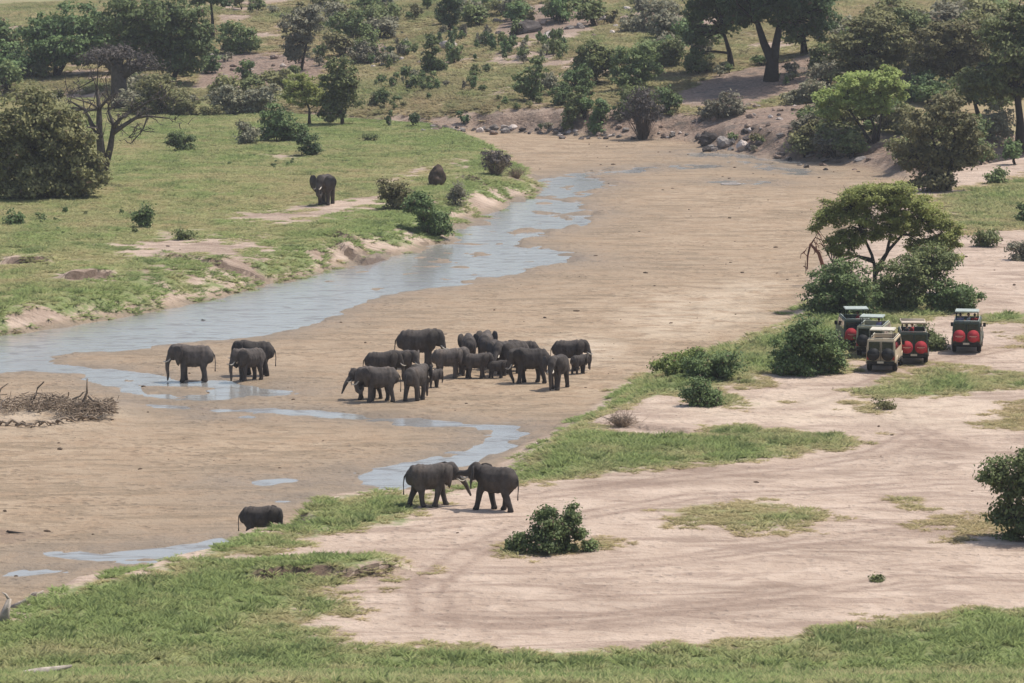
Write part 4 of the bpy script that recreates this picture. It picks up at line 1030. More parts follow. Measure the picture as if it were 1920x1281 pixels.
def instancer_group(name, coll):
    ng = bpy.data.node_groups.new(name, 'GeometryNodeTree')
    ng.interface.new_socket('Geometry', in_out='INPUT', socket_type='NodeSocketGeometry')
    ng.interface.new_socket('Geometry', in_out='OUTPUT', socket_type='NodeSocketGeometry')
    N = ng.nodes
    gi, go = N.new('NodeGroupInput'), N.new('NodeGroupOutput')
    ci = N.new('GeometryNodeCollectionInfo'); ci.inputs[0].default_value = coll; ci.inputs[1].default_value = True; ci.inputs[2].default_value = True
    ip = N.new('GeometryNodeInstanceOnPoints'); ip.inputs['Pick Instance'].default_value = True
    def na(nm, t):
        q = N.new('GeometryNodeInputNamedAttribute'); q.data_type = t; q.inputs[0].default_value = nm; return q.outputs[0]
    L = ng.links.new
    L(gi.outputs[0], ip.inputs['Points']); L(ci.outputs[0], ip.inputs['Instance']); L(na('variant', 'INT'), ip.inputs['Instance Index'])
    cx = N.new('ShaderNodeCombineXYZ'); L(na('turn', 'FLOAT'), cx.inputs[2]); 
    e2r = N.new('FunctionNodeEulerToRotation'); L(cx.outputs[0], e2r.inputs[0]); L(e2r.outputs[0], ip.inputs['Rotation'])
    L(na('size', 'FLOAT_VECTOR'), ip.inputs['Scale']); L(ip.outputs[0], go.inputs[0])
    return ng
NG_GRASS = instancer_group('tuft_instancer', tuft_col)

def points_obj(name, P, variant, turn, size3, tint, ng):
    me = bpy.data.meshes.new(name); me.vertices.add(len(P)); me.vertices.foreach_set('co', np.asarray(P, np.float32).ravel())
    a = me.attributes.new('variant', 'INT', 'POINT'); a.data.foreach_set('value', variant.astype(np.int32))
    fattr(me, 'turn', turn)
    a = me.attributes.new('size', 'FLOAT_VECTOR', 'POINT'); a.data.foreach_set('vector', np.asarray(size3, np.float32).ravel())
    if tint is not None: fattr(me, 'tint', np.hstack([tint, np.ones((len(P), 1))]), 'POINT', 'FLOAT_COLOR')
    o = link_mesh(name, me)
    md = o.modifiers.new('scatter', 'NODES'); md.node_group = ng
    return o

def wedge(n, y0, y1, margin=6):
    y = np.sqrt(rng.uniform(y0 * y0, y1 * y1, n)); x = rng.uniform(-1, 1, n) * (y * .122 + margin)
    return x, y
DRYC, MIDC, LUSHC, DARKC = np.array([.48, .39, .22]), np.array([.42, .405, .20]), np.array([.295, .365, .14]), np.array([.19, .25, .10])
def grass_patch(name, label, y0, y1, dens, hgt, cond, width=1.0, margin=6):
    n = int(dens * (y1 * y1 - y0 * y0) * .122)
    x, y = wedge(n, y0, y1, margin)
    gv = field(grass, x, y) + 3.2 * (fbm(x / 1.6, y / 2.4, 201) - .5) * 2
    keep = (gv > -.35) & cond(x, y)
    x, y, gv = x[keep], y[keep], gv[keep]
    lu_ = np.clip(field(lush, x, y) + .9 * (fbm(x / 2.2, y / 3.5, 203) - .5) + rng.normal(0, .08, len(x)), 0, 1)
    inner = np.where(field(sdR, x, y) > 2.5, np.clip(.25 + gv * .3, 0, 1), 1) if name in ('foreground_grass', 'right_bank_grass') else 1.0
    lu_ = lu_ * inner
    clump = fbm(x / 1.1, y / 1.3, 205, 2)
    t = lu_[:, None]
    colr = np.where(t < .45, DRYC + (MIDC - DRYC) * np.clip(t / .45, 0, 1), MIDC + (LUSHC - MIDC) * np.clip((t - .45) / .4, 0, 1))
    dk = np.clip((fbm(x / 1.4, y / 1.8, 207, 2) - .62) * 5, 0, .8)[:, None] * np.clip(t * 1.5, 0, 1)
    colr = colr * (1 - dk) + DARKC * dk
    if name == 'hillside_grass': colr = colr * np.array([.88, .86, .90]) * (.75 + .5 * fbm(x / 7, y / 11, 209))[:, None]
    colr = colr * rng.uniform(.82, 1.18, (len(x), 1))
    sz = hgt * (.45 + 1.1 * clump) * rng.uniform(.7, 1.25, len(x)) * np.clip(.45 + gv * .25, .4, 1.0) * (.6 + .6 * lu_)
    s3 = np.stack([np.full(len(x), .75 * width) * rng.uniform(.8, 1.3, len(x)), np.full(len(x), .75 * width), sz], 1)
    o = points_obj(name, np.stack([x, y, ground_z(x, y)], 1), rng.integers(0, 5, len(x)), rng.uniform(0, 6.28, len(x)), s3, colr, NG_GRASS)
    tag(o, label, 'grass', kind='stuff')
    return len(x)
onhill = lambda x, y: field(sdH, x, y) > .5
onleft = lambda x, y: (field(sdL, x, y) > -1) & ~onhill(x, y)
ng_ = [grass_patch('foreground_grass', 'green and straw grass of the near bank and right bank strips', 134, 262, 9, .28, lambda x, y: ~onleft(x, y)),
       grass_patch('right_bank_grass', 'grass around the vehicles and the far right lawn', 262, 480, 4, .38, lambda x, y: ~onleft(x, y) & ~onhill(x, y), 1.3),
       grass_patch('left_flat_grass', 'short green grass of the left flat and its bank', 240, 540, 4.5, .26, onleft, 1.3),
       grass_patch('hillside_grass', 'tall yellow-green grass of the far hillside', 470, 700, 2.4, .5, onhill, 2.0)]
print('grass tufts', ng_, 'leaves', NLEAF)

# dung, stones and sticks strewn over the sand ----------------------
deb_col = bpy.data.collections.new('debris_bits')
M_DUNG = plain('dung_brown', (.10, .07, .05), .95, .1, .4)
for v in range(3):
    me = rock_mesh(300 + v, 1); me.materials.append(M_DUNG); deb_col.objects.link(bpy.data.objects.new('dung_lump', me))
NG_DEB = instancer_group('debris_instancer', deb_col)
x, y = wedge(3200, 165, 480)
rv = field(riverm, x, y); dens = np.where(rv > .5, .22, .12) * np.where(fbm(x / 8, y / 12, 221) > .5, 1.6, .4)
keep = (rng.uniform(0, 1, len(x)) < dens) & (field(grass, x, y) < .2) & (field(sdW, x, y) < 2.5)
x, y = x[keep], y[keep]
sz = .03 + .13 * rng.uniform(0, 1, len(x)) ** 2.6
deb = points_obj('strewn_debris', np.stack([x, y, ground_z(x, y) + sz * .2], 1), rng.integers(0, 3, len(x)), rng.uniform(0, 6.28, len(x)), np.stack([sz * rng.uniform(1, 2.2, len(x)), sz, sz * .6], 1), None, NG_DEB)
tag(deb, 'dark dung lumps and pebbles strewn over sand and dirt', 'debris', kind='stuff')

# ------------------------------------------------------------------ elephants
ek = NT('elephant_skin')
e1 = ek.noise(2.2, 5, .6, ek.pos(obj=True)); e2 = ek.noise(16, 4, .65, ek.pos((1, 1, .35), obj=True))
inf = ek.n('ShaderNodeObjectInfo').outputs['Random']
ec = ek.mix(ek.rng(e1, .3, .7), C(.060, .051, .045), C(.105, .090, .080))
ec = ek.mix(ek.rng(e2, .5, .8, 0, .5), ec, C(.035, .030, .028))
ec = ek.mix(ek.math('MULTIPLY', ek.rng(ek.noise(.9, 4, .6, ek.pos(obj=True)), .48, .68), ek.rng(inf, .15, .9, .15, .7)), ec, C(.16, .125, .10))
sepz = ek.n('ShaderNodeSeparateXYZ'); ek.lk(ek.n('ShaderNodeTexCoord').outputs['Object'], sepz.inputs[0])
ec = ek.mix(ek.math('MULTIPLY', ek.rng(sepz.outputs[2], .75, .05, 0, .7), ek.rng(e1, .3, .6)), ec, C(.045, .037, .031))     # damp mud on the lower legs
ehs = ek.n('ShaderNodeHueSaturation'); ek.lk(ek.rng(inf, 0, 1, .72, 1.3, False), ehs.inputs['Value']); ek.lk(ec, ehs.inputs['Color'])
ek.bsdf(ehs.outputs[0], .85, .2, ek.bump(e2, .6, .03))
M_ELE = ek.m
M_IVORY = plain('ivory', (.62, .56, .46), .45, .4, .1)

def add_ball(bm, c, r, rot=None):
    m = Matrix.Translation(Vector(c)) @ (rot.to_4x4() if rot is not None else Matrix.Identity(4)) @ Matrix.Diagonal((r[0], r[1], r[2], 1))
    bmesh.ops.create_icosphere(bm, subdivisions=2, radius=1, matrix=m)
def chain(bm, pts, rad, step=.45, xf=None):
    """balls along a polyline, radii (rx,ry,rz) or scalar, dense enough to fuse"""
    for i in range(len(pts) - 1):
        a, b = Vector(pts[i]), Vector(pts[i + 1])
        ra = Vector((rad[i],) * 3) if not hasattr(rad[i], '__len__') else Vector(rad[i])
        rb = Vector((rad[i + 1],) * 3) if not hasattr(rad[i + 1], '__len__') else Vector(rad[i + 1])
        n = max(1, int((b - a).length / (min(min(ra), min(rb)) * step)))
        for k in range(n + (i == len(pts) - 2)):
            t = k / n
            p = a.lerp(b, t)
            add_ball(bm, xf @ p if xf else p, ra.lerp(rb, t))

def remeshed(bm, voxel, smooth_it, name):
    me = bpy.data.meshes.new(name); bm.to_mesh(me); bm.free()
    o = bpy.data.objects.new(name, me); COL.objects.link(o)
    r_ = o.modifiers.new('r', 'REMESH'); r_.mode = 'VOXEL'; r_.voxel_size = voxel
    s_ = o.modifiers.new('s', 'SMOOTH'); s_.iterations = smooth_it; s_.factor = .5
    dg = bpy.context.evaluated_depsgraph_get()
    out = bpy.data.meshes.new_from_object(o.evaluated_get(dg))
    bpy.data.objects.remove(o); bpy.data.meshes.remove(me)
    return out

def elephant_mesh(head=(0, 0), trunk='down', walk=0.0, flare=25, calf=False, tail=.1):
    """shoulder height 2.6, facing +X. Returns body mesh and the tusk curves"""
    bm = bmesh.new()
    T = [(-1.32, 0, 1.72), (-1.08, 0, 1.80), (-.72, 0, 1.78), (-.2, 0, 1.70), (.3, 0, 1.72), (.72, 0, 1.83), (1.02, 0, 1.98)]
    TR = [(.30, .40, .48), (.38, .55, .66), (.45, .64, .74), (.5, .68, .76), (.5, .66, .77), (.42, .56, .75), (.34, .40, .55)]
    chain(bm, T, TR, .5)
    # legs: y side, hip, swing
    for side, fx, sw in ((1, .68, walk), (-1, .68, -walk)):
        chain(bm, [(fx - .02, side * .36, 1.55), (fx + sw * .35, side * .36, 1.0), (fx + sw * .5, side * .35, .62), (fx + sw * .72, side * .34, .22), (fx + sw * .8, side * .34, .13)], [(.30, .22, .40), (.225, .20, .25), .185, .175, (.215, .20, .13)], .45)
        add_ball(bm, (fx + sw * .8 + .03, side * .34, .08), (.23, .21, .10))
    for side, fx, sw in ((1, -.88, -walk), (-1, -.88, walk)):
        chain(bm, [(fx, side * .36, 1.50), (fx + .12 + sw * .35, side * .36, 1.0), (fx + .02 + sw * .55, side * .35, .60), (fx - .02 + sw * .75, side * .34, .22), (fx + sw * .82, side * .34, .13)], [(.36, .25, .48), (.25, .21, .28), .19, .17, (.205, .19, .13)], .45)
        add_ball(bm, (fx + sw * .82 + .03, side * .34, .08), (.22, .20, .10))
    # head and trunk turn about the neck
    piv = Vector((1.02, 0, 2.02))
    hx = Matrix.Translation(piv) @ Matrix.Rotation(R(head[1]), 4, 'Z') @ Matrix.Rotation(R(-head[0]), 4, 'Y') @ Matrix.Translation(-piv)
    k = 1.12 if calf else 1.0
    chain(bm, [(1.0, 0, 2.0), (1.3, 0, 2.05)], [(.38, .40, .52), (.38, .36, .52)], .5, hx)
    chain(bm, [(1.42, 0, 2.24), (1.62, 0, 2.0), (1.74, 0, 1.72)], [(.36 * k, .34 * k, .34 * k), (.33 * k, .33 * k, .36), (.25, .26, .26)], .4, hx)
    add_ball(bm, hx @ Vector((1.5, 0, 1.62)), (.24, .19, .17))       # jaw
    t_ = {'down': [(1.80, 0, 1.72), (1.98, 0, 1.36), (2.04, 0, .95), (2.00, 0, .52), (2.06, 0, .18)],
          'curl': [(1.80, 0, 1.72), (1.96, 0, 1.36), (1.95, 0, .98), (1.72, .05, .75), (1.48, .08, .98), (1.42, .06, 1.2)],
          'fore': [(1.82, 0, 1.75), (2.12, 0, 1.48), (2.36, 0, 1.16), (2.52, 0, .80), (2.66, 0, .52)],
          'out': [(1.82, 0, 1.78), (2.14, 0, 1.66), (2.42, 0, 1.60), (2.64, .05, 1.46), (2.74, .08, 1.24)],
          'short': [(1.80, 0, 1.72), (1.95, 0, 1.36), (1.98, 0, 1.0), (1.94, 0, .68)]}[trunk]
    tr_ = list(np.linspace(.235, .082, len(t_))); tr_[1] = .19
    chain(bm, t_, tr_, .4, hx)
    me = remeshed(bm, .055, 4, 'body')
    bm = bmesh.new(); bm.from_mesh(me)
    # ears
    ol = [(.02, .30), (-.12, .47), (-.38, .55), (-.66, .48), (-.86, .26), (-.93, -.02), (-.86, -.32), (-.70, -.58), (-.50, -.86), (-.36, -.98), (-.24, -.84), (-.14, -.55), (-.04, -.25), (.02, .02)]
    for sd in (1, -1):
        fl = R(flare)
        ring = []
        for layer in (0, 1):
            row = []
            for (u, w_) in ol:
                q = math.hypot(u, w_)
                fold = .10 * math.sin(q * 4) + (.12 * (u < -.6))
                off = fold + (.045 if layer else 0)
                p = Vector((1.44 + u * math.cos(fl) - .0, sd * (.30 + (-u) * math.sin(fl) + off), 2.0 + w_ * .92))
                row.append(bm.verts.new(hx @ p))
            cen = bm.verts.new(hx @ Vector((1.44 - .42 * math.cos(fl), sd * (.30 + .42 * math.sin(fl) + .06 + (.05 if layer else 0)), 1.94)))
            ring.append((row, cen))
        n = len(ol)
        for i in range(n):
            j = (i + 1) % n
            bm.faces.new((ring[0][0][i], ring[0][0][j], ring[0][1])); bm.faces.new((ring[1][0][j], ring[1][0][i], ring[1][1]))
            bm.faces.new((ring[0][0][j], ring[0][0][i], ring[1][0][i], ring[1][0][j]))
    # tail
    G = Geo(); G.tube([(-1.48, 0, 1.98), (-1.66, tail * .3, 1.75), (-1.72, tail, 1.3), (-1.70, tail * 1.3, .95), (-1.70, tail * 1.3, .70)], [.07, .05, .035, .03, .05], 6)
    vv = [bm.verts.new(v) for v in G.v]
    for f in G.f: bm.faces.new([vv[q] for q in f])
    bmesh.ops.recalc_face_normals(bm, faces=bm.faces)
    bm.to_mesh(me); bm.free(); me.materials.clear(); me.materials.append(M_ELE); me.shade_smooth()
    tus = []
    for sd in (1, -1):
        tus.append([hx @ Vector(q) for q in ((1.72, sd * .17, 1.62), (1.92, sd * .22, 1.46), (2.12, sd * .24, 1.42), (2.28, sd * .22, 1.48))])
    return me, tus

POSES = {'stand': elephant_mesh((-4, 0), 'down', .12, 34), 'walk': elephant_mesh((-2, 6), 'down', .42, 36), 'curl': elephant_mesh((-10, -8), 'curl', .2, 34), 'look': elephant_mesh((4, 18), 'fore', .25, 48),
         'low': elephant_mesh((-22, 10), 'down', .3, 30), 'spar': elephant_mesh((2, 4), 'fore', .5, 38), 'reach': elephant_mesh((14, -4), 'out', .55, 46), 'flare': elephant_mesh((0, -14), 'curl', .15, 62), 'calf': elephant_mesh((-6, 0), 'short', .2, 22, True)}
TUSK_ME = {}
for k_, (me, tus) in POSES.items():
    TUSK_ME[k_] = []
    for pts in tus:
        G = Geo(); G.tube([np.array(p) for p in pts], [.055, .048, .036, .012], 7)
        m2 = bpy.data.meshes.new('tusk'); m2.from_pydata([tuple(v) for v in G.v], [], G.f); m2.materials.append(M_IVORY); m2.shade_smooth(); TUSK_ME[k_].append(m2)
def elephant(px, py, h, yaw, pose, label, group, tusks=True, xyz=None):
    p0 = Vector(xyz) if xyz else at(px, py)
    p0.z = max(p0.z, -.08)
    o = link_mesh('elephant', POSES[pose][0])
    o.location = (p0.x, p0.y, p0.z - .02); o.rotation_euler = (0, 0, R(yaw)); s = h * 1.03 / 2.6; o.scale = (s * .88, s * rng.uniform(.94, 1.04), s)
    tag(o, label, 'elephant', group)
    if tusks:
        for m_ in TUSK_ME[pose]: link_mesh('tusk', m_, o)
    return o
HERD = 'elephant herd on the river sand'
LT = 'three elephants left of the herd'
elephant(362, 715, 2.36, 180, 'stand', 'lone elephant in profile facing left, standing in the shallow stream', LT)
elephant(478, 704, 2.25, 176, 'curl', 'larger back elephant of the overlapping two, facing left with trunk curled', LT)
elephant(468, 713, 2.08, 218, 'stand', 'smaller front elephant of the overlapping two, half hiding the other', LT)
elephant(785, 690, 2.55, 2, 'curl', 'biggest elephant of the herd, standing at the back and facing right', HERD)
elephant(716, 716, 1.95, 4, 'stand', 'elephant facing right behind the front left pair, only its back showing', HERD)
elephant(752, 712, 1.92, -25, 'flare', 'elephant with spread ears below the biggest one', HERD)
elephant(711, 753, 2.18, 190, 'curl', 'front left elephant facing left, nearest of the herd', HERD)
elephant(690, 748, 1.92, 200, 'look', 'elephant whose head pokes out left behind the front left one', HERD)
elephant(781, 750, 2.12, 62, 'walk', 'rounded rear of the front elephant just right of the nearest one', HERD)
elephant(812, 727, 1.15, 40, 'calf', 'small calf peeking out behind the rounded front rear', HERD, False)
elephant(840, 709, 1.92, 8, 'flare', 'elephant facing right with lifted ears, right of the biggest one legs', HERD)
elephant(893, 709, 1.62, 2, 'calf', 'young elephant in the middle of the herd, standing broadside', HERD, False)
elephant(931, 709, 1.15, 10, 'calf', 'smallest calf in the middle, pale round back, among adult legs', HERD, False)
elephant(879, 685, 2.0, 92, 'stand', 'elephant seen from behind at the back of the herd, left round rump of two', HERD)
elephant(911, 682, 2.1, 84, 'stand', 'elephant seen from behind at the back of the herd, right round rump of two', HERD)
elephant(926, 690, 1.85, 262, 'flare', 'elephant facing the camera with ears out in the centre back', HERD)
elephant(950, 702, 2.12, 232, 'look', 'elephant facing half left, directly behind the stooping one', HERD)
elephant(982, 688, 1.75, 172, 'stand', 'elephant at the back right whose long back shows over the stooping one', HERD)
elephant(994, 718, 2.25, 184, 'low', 'large stooping elephant with head low, at the front right of the herd', HERD)
elephant(866, 703, 1.8, 255, 'stand', 'elephant facing the camera wedged between the lifted-ear one and the young one', HERD)
elephant(962, 696, 1.98, 205, 'flare', 'dark elephant half turned left between the centre group and the stooping one', HERD)
elephant(1046, 729, 2.15, 248, 'walk', 'elephant facing the camera at the right front end of the herd', HERD)
elephant(1086, 701, 1.25, 40, 'calf', 'calf between the two rightmost herd elephants', HERD, False)
elephant(1067, 694, 1.98, -4, 'stand', 'rightmost elephant of the herd, facing right with trunk hanging', HERD)
elephant(806, 949, 2.15, 8, 'spar', 'left elephant of the sparring pair, facing right, on the near bank', 'sparring elephants')
elephant(928, 957, 2.22, 152, 'reach', 'right elephant of the sparring pair, facing left in mid-stride', 'sparring elephants')
elephant(611, 384, 2.75, 258, 'flare', 'solitary elephant walking alone on the left grass flat', None)
q_ = proj(483, 1030); elephant(0, 0, 1.76, -6, 'low', 'elephant half hidden behind the near grassy bank', None, True, (q_[0], 203.6, float(ground_z(q_[0], 203.6))))

# ------------------------------------------------------------------ safari vehicles
def paint(name, col, rough=.38):
    m = NT(name)
    n1 = m.noise(3, 4, .6, m.pos(obj=True))
    sz_ = m.n('ShaderNodeSeparateXYZ'); m.lk(m.n('ShaderNodeTexCoord').outputs['Object'], sz_.inputs[0])
    dust = m.math('MULTIPLY', m.rng(sz_.outputs[2], 1.3, .45, .12, .65), m.rng(n1, .3, .7, .5, 1.))
    m.bsdf(m.mix(dust, C(*col), C(.30, .235, .175)), m.rng(n1, .3, .7, rough, rough + .3), .5)
    return m.m
M_GREEN = paint('paint_dark_green', (.018, .045, .030)); M_CREAM = paint('paint_cream', (.62, .50, .34)); M_MIXED = paint('paint_beige_green', (.30, .30, .20))
M_ROOFG = plain('roof_pale_green', (.36, .40, .35), .5, .4, .12); M_ROOFC = plain('roof_cream', (.58, .53, .42), .5, .4, .12); M_ROOFT = plain('roof_tan_canvas', (.50, .42, .33), .8, .2, .15)
M_TYRE = plain('tyre_rubber', (.018, .017, .016), .9, .2); M_RIM = plain('rim_steel', (.22, .21, .20), .5, .5)
M_RED = plain('cover_red', (.47, .05, .06), .8, .2, .2); M_BLACKC = plain('cover_black', (.022, .022, .022), .6, .3); M_PRINT = plain('print_pale', (.70, .38, .30), .7, .2, .2); M_PRINTD = plain('print_grey', (.06, .06, .058), .7, .2, .2)
M_GLASS = plain('window_glass_dark', (.012, .014, .015), .08, .6, .05); M_BLACK = plain('black_trim', (.02, .02, .02), .6, .3); M_LAMP = plain('tail_lamp_red', (.35, .02, .015), .3, .5); M_INT = plain('seat_dark', (.035, .033, .03), .8, .2)

def extrude_profile(name, prof, hw, taper, mat, parent, cavity=None):
    """side outline (y,z) extruded over +-hw(z); optional cavity (y0,y1,depth) cut into the top"""
    bm = bmesh.new()
    wz = lambda z: hw * (1 - taper * max(0, z - 1.2))
    L = [bm.verts.new((-wz(z), y, z)) for y, z in prof]; Rr = [bm.verts.new((wz(z), y, z)) for y, z in prof]
    bm.faces.new(L); bm.faces.new(list(reversed(Rr)))
    top = None
    for i in range(len(prof)):
        j = (i + 1) % len(prof)
        f = bm.faces.new((L[j], L[i], Rr[i], Rr[j]))
        if cavity and prof[i][1] > 1.9 and prof[j][1] > 1.9: top = f
    bmesh.ops.recalc_face_normals(bm, faces=bm.faces)
    if top:
        bmesh.ops.inset_region(bm, faces=[top], thickness=.10)
        r_ = bmesh.ops.extrude_face_region(bm, geom=[top])
        for v in r_['geom']:
            if isinstance(v, bmesh.types.BMVert): v.co.z -= cavity
        bmesh.ops.delete(bm, geom=[top], context='FACES_ONLY')
    bmesh.ops.bevel(bm, geom=[e for e in bm.edges if e.calc_length() > .25], offset=.035, segments=2, affect='EDGES', profile=.6)
    me = bpy.data.meshes.new(name); bm.to_mesh(me); bm.free(); me.materials.append(mat)
    return link_mesh(name, me, parent)

def boxpart(name, c, h, mat, parent, bev=.02, rot=None):
    bm = bmesh.new(); bmesh.ops.create_cube(bm, size=1, matrix=Matrix.Diagonal((h[0] * 2, h[1] * 2, h[2] * 2, 1)))
    if bev: bmesh.ops.bevel(bm, geom=list(bm.edges), offset=min(bev, min(h) * .6), segments=2, affect='EDGES')
    me = bpy.data.meshes.new(name); bm.to_mesh(me); bm.free(); me.materials.append(mat)
    o = link_mesh(name, me, parent); o.location = c
    if rot: o.rotation_euler = rot
    return o

def disc(name, c, r, half, axis, mat, parent, seg=24, bev=.04):
    bm = bmesh.new(); bmesh.ops.create_cone(bm, cap_ends=True, segments=seg, radius1=r, radius2=r, depth=half * 2)
    bmesh.ops.bevel(bm, geom=[e for e in bm.edges if abs(e.verts[0].co.z - e.verts[1].co.z) < 1e-4], offset=bev, segments=3, affect='EDGES')
    me = bpy.data.meshes.new(name); bm.to_mesh(me); bm.free(); me.materials.append(mat); me.shade_smooth()
    o = link_mesh(name, me, parent); o.location = c
    o.rotation_euler = (0, math.pi / 2, 0) if axis == 'x' else (math.pi / 2, 0, 0)
    return o

def safari_vehicle(px, py, yaw, label, body, roofm, red=True, roof='up', lift=.52):
    p0 = at(px, py)
    root = empty('safari_vehicle', p0, R(yaw)); tag(root, label, 'vehicle', 'safari vehicles parked by the acacia thicket')
    prof = [(-2.42, .62), (-2.45, 1.22), (-2.36, 2.02), (1.02, 2.02), (1.52, 1.34), (2.38, 1.26), (2.46, .66), (1.95, .56), (-1.9, .56)]
    extrude_profile('body', prof, .90, .09, body, root, cavity=.75)
    # windows
    for sx in (-.40, .40):
        boxpart('rear_window', (sx, -2.425, 1.62), (.34, .012, .27), M_GLASS, root, .008, (R(-6.3), 0, 0))
    for sd in (-1, 1):
        for yc, hl in ((-1.75, .50), (-.62, .50), (.45, .42)):
            boxpart('side_window', (sd * .868, yc, 1.66), (.012, hl, .25), M_GLASS, root, .008, (0, R(sd * -5.0), 0))
        boxpart('sill', (sd * .93, -.2, .62), (.04, 1.2, .05), M_BLACK, root)
        boxpart('mirror', (sd * 1.03, .98, 1.48), (.09, .04, .13), M_BLACK, root)
        boxpart('tail_lamp', (sd * .78, -2.475, .92), (.07, .03, .13), M_LAMP, root, .015)
        for yc in (1.55, -1.45):
            wr = empty('wheel', (sd * .78, yc, .41)); wr.parent = root
            disc('tyre', (0, 0, 0), .41, .13, 'x', M_TYRE, wr); disc('rim', (sd * .115, 0, 0), .22, .03, 'x', M_RIM, wr, 16, .01)
            G = Geo(); G.tube([(sd * .92, yc + .52 * math.cos(a), .44 + .52 * math.sin(a)) for a in np.linspace(.12, math.pi - .12, 9)], [.045] * 9, 5); G.build('wheel_arch', body, root)
        boxpart('head_lamp', (sd * .62, 2.455, 1.0), (.11, .02, .11), M_RIM, root, .015)
    boxpart('windscreen', (0, 1.305, 1.70), (.70, .012, .33), M_GLASS, root, .008, (R(36.3), 0, 0))
    boxpart('bumper', (0, -2.55, .62), (.84, .07, .09), M_BLACK, root); boxpart('bumper', (0, 2.56, .62), (.84, .08, .10), M_BLACK, root)
    boxpart('chassis', (0, 0, .50), (.50, 2.1, .07), M_BLACK, root, 0); boxpart('axle', (0, -1.45, .40), (.68, .07, .07), M_BLACK, root); boxpart('axle', (0, 1.55, .40), (.68, .07, .07), M_BLACK, root)
    boxpart('door_seam', (0, -2.452, 1.25), (.012, .012, .62), M_BLACK, root, 0, (R(-4), 0, 0))
    boxpart('number_plate', (0.0, -2.625, .66), (.20, .006, .06), M_ROOFC, root, 0)
    # spare wheels on the rear doors
    for sx in (-.44, .44):
        sp = empty('spare_wheel', (sx, -2.60, 1.14)); sp.parent = root
        disc('cover', (0, 0, 0), .385, .11, 'y', M_RED if red else M_BLACKC, sp, 28, .022)
        pm = M_PRINT if red else M_PRINTD
        boxpart('print', (0, -.113, .0), (.24, .003, .022), pm, sp, 0); boxpart('print', (.02, -.113, -.075), (.15, .003, .010), pm, sp, 0)
    for yc in (-1.7, -.55, .45):
        for sx in (-.42, .42): boxpart('seat', (sx, yc, 1.55), (.24, .07, .28), M_INT, root, .03)
    # roof
    zt = 2.05 + lift
    if roof == 'up':
        bm = bmesh.new(); bmesh.ops.create_cube(bm, size=1, matrix=Matrix.Diagonal((1.50, 1.35, .075, 1)))
        bmesh.ops.bevel(bm, geom=list(bm.edges), offset=.03, segments=2, affect='EDGES'); me = bpy.data.meshes.new('roof'); bm.to_mesh(me); bm.free(); me.materials.append(roofm)
        ro = link_mesh('roof', me, root); ro.location = (0, -1.35, zt); ro.rotation_euler = (R(1.5), 0, 0)
    else:
        G = Geo()
        for sx in (-.74, .74): G.tube([(sx, -2.1, zt), (sx, .6, zt)], [.03, .03], 5)
        for yc in np.linspace(-2.1, .6, 7): G.tube([(-.74, yc, zt), (.74, yc, zt)], [.028, .028], 5)
        ro = G.build('roof', M_ROOFT, root)
        boxpart('canvas', (0, -1.75, zt + .05), (.76, .42, .03), M_ROOFT, ro)
    for sx in (-.68, .68):
        for yc in (-1.9, -.8):
            G = Geo(); G.tube([(sx, yc, 1.98), (sx, yc, zt - .02)], [.022, .022], 5); G.build('roof_post', M_BLACK, root)
    G = Geo()
    for sx in (-.74, .74): G.tube([(sx, -2.2, 2.06), (sx, .85, 2.06)], [.03, .03], 5)
    G.tube([(-.74, -2.2, 2.06), (.74, -2.2, 2.06)], [.03, .03], 5); G.build('roof_rail', roofm, root)
    return root

V_FRONT = safari_vehicle(1659, 690, -11, 'cream safari vehicle with black spare wheel covers, nearest of the parked row', M_CREAM, M_ROOFC, False, 'up')
V_RACK = safari_vehicle(1710, 676, -3, 'dark green vehicle with red wheel covers and open roof rack, right behind the cream one', M_GREEN, M_ROOFT, True, 'rack', .50)
V_MID = safari_vehicle(1640, 664, -12, 'beige and green vehicle mostly hidden behind the cream one', M_MIXED, M_ROOFG, False, 'up')
V_BACK = safari_vehicle(1600, 651, 2, 'dark green vehicle with red wheel covers behind the leafy bank bush', M_GREEN, M_ROOFG, True, 'up', .62)
V_RIGHT = safari_vehicle(1814, 655, -8, 'dark green vehicle with red wheel covers and standing passengers, apart at the right', M_GREEN, M_ROOFG, True, 'up', .58)

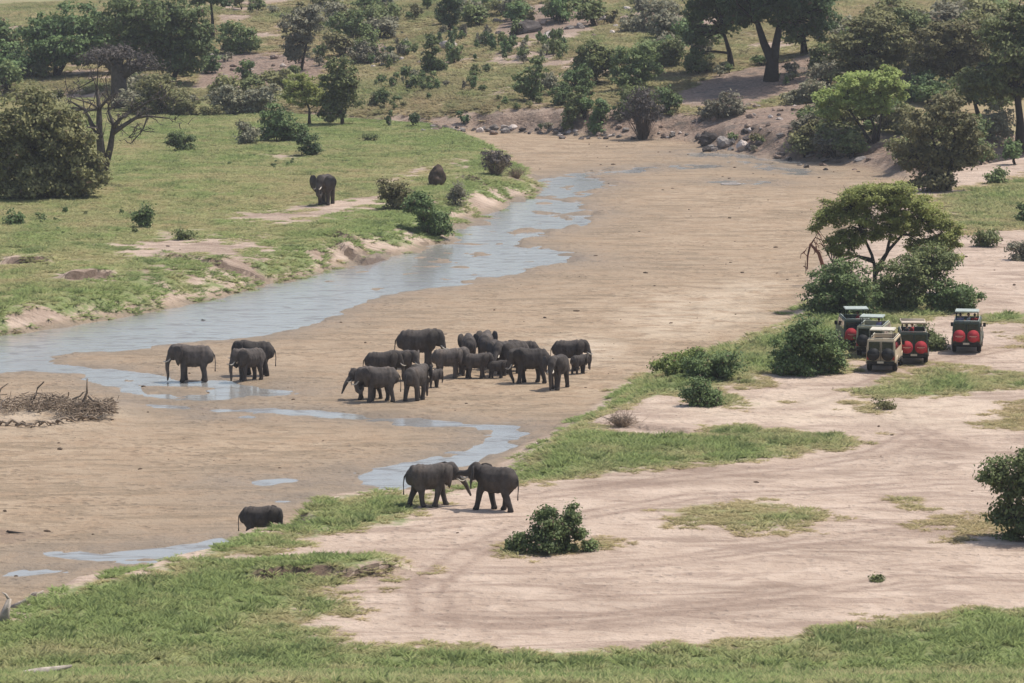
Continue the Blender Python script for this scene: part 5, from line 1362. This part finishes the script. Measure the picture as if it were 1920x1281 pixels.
# ------------------------------------------------------------------ people standing in the roof hatches
M_SKIN = plain('skin', (.36, .21, .14), .6, .3, .1); M_HAIR = plain('hair_dark', (.025, .02, .017), .8, .2)
SHIRT = {k: plain('shirt_' + k, c, .85, .1, .15) for k, c in {'blue': (.10, .13, .30), 'pale': (.50, .50, .55), 'red': (.35, .05, .05), 'dark': (.05, .05, .06), 'lilac': (.30, .28, .45)}.items()}
M_TROUS = plain('trousers', (.12, .10, .08), .85, .1)
def person_mesh(bent):
    bm = bmesh.new()
    for sd in (-1, 1):
        chain(bm, [(sd * .09, 0, .92), (sd * .10, .02, .50), (sd * .10, 0, .09)], [.095, .07, .05], .5)
        chain(bm, [(sd * .10, -.02, .05), (sd * .11, .14, .04)], [.05, .04], .5)
        chain(bm, [(sd * .19, 0, 1.40), (sd * .25, .05 + bent * .1, 1.14), (sd * .22, .26 + bent * .05, 1.10 + bent * .12)], [.065, .05, .04], .5)
        add_ball(bm, (sd * .22, .32 + bent * .05, 1.10 + bent * .13), (.04, .06, .025))
        for k in range(4): chain(bm, [(sd * .22 + (k - 1.5) * .018, .36 + bent * .05, 1.10 + bent * .13), (sd * .22 + (k - 1.5) * .018, .41 + bent * .05, 1.085 + bent * .13)], [.011, .009], .6)
        chain(bm, [(sd * .18, .31, 1.10 + bent * .13), (sd * .165, .36, 1.09 + bent * .13)], [.012, .010], .6)
    chain(bm, [(0, 0, .95), (0, 0, 1.15), (0, .01, 1.36)], [(.155, .105, .12), (.145, .10, .12), (.185, .11, .10)], .5)
    chain(bm, [(0, 0, 1.42), (0, .02, 1.54)], [.06, .055], .5)
    add_ball(bm, (0, .03, 1.64), (.078, .096, .118)); add_ball(bm, (0, .125, 1.625), (.014, .022, .02))
    for sd in (-1, 1): add_ball(bm, (sd * .08, .02, 1.63), (.014, .024, .032))
    me = remeshed(bm, .014, 2, 'person')
    for m_ in (SHIRT['blue'], M_SKIN, M_HAIR, M_TROUS): me.materials.append(m_)
    for f in me.polygons:
        c = f.center
        f.material_index = 3 if c.z < .96 and abs(c.x) < .2 else (2 if c.z > 1.675 or (c.z > 1.56 and c.y < .0) else (1 if c.z > 1.45 or (c.y > .22 and c.z > .9) else 0))
    me.shade_smooth()
    return me
PM = [person_mesh(0), person_mesh(1)]
def person(veh, lx, ly, shirt, label, turn=0, lift=.72):
    me = PM[rng.integers(2)].copy(); me.materials[0] = SHIRT[shirt]
    o = link_mesh('person', me)
    o.location = Vector(veh.location) + Matrix.Rotation(veh.rotation_euler.z, 3, 'Z') @ Vector((lx, ly, lift)); o.rotation_euler = (0, 0, veh.rotation_euler.z + R(turn))
    tag(o, label, 'person')
person(V_RIGHT, -.42, -1.25, 'lilac', 'person in a lilac top standing left in the right-hand green vehicle', 30)
person(V_RIGHT, .10, -1.1, 'pale', 'person in a pale shirt standing mid hatch of the right-hand green vehicle', 80)
person(V_RIGHT, .48, -1.3, 'red', 'person in a red shirt standing right in the right-hand green vehicle', 10)
person(V_RACK, -.38, -1.2, 'dark', 'person in dark clothes under the open roof rack', 60)
person(V_RACK, -.02, -.6, 'red', 'person in a red shirt under the open roof rack', 70)
person(V_MID, .40, -1.1, 'lilac', 'person in a lilac shirt in the hatch of the beige and green vehicle', 60)
person(V_BACK, .15, -1.2, 'red', 'person in a red shirt in the hatch behind the bank bush', 60)

# ------------------------------------------------------------------ air
hz = NT('thin_haze'); hz.t.nodes.remove(hz.out); hz.out = hz.n('ShaderNodeOutputMaterial')
pv = hz.n('ShaderNodeVolumePrincipled'); pv.inputs['Color'].default_value = (.93, .95, 1, 1); pv.inputs['Density'].default_value = .00012; pv.inputs['Anisotropy'].default_value = .2
hz.lk(pv.outputs[0], hz.out.inputs['Volume'])
G = Geo(); G.box((0, 900, 60), (1500, 1400, 62)); haze = G.build('haze', hz.m, None, False)
tag(haze, 'thin pale haze in the air over the valley', 'haze', kind='stuff')
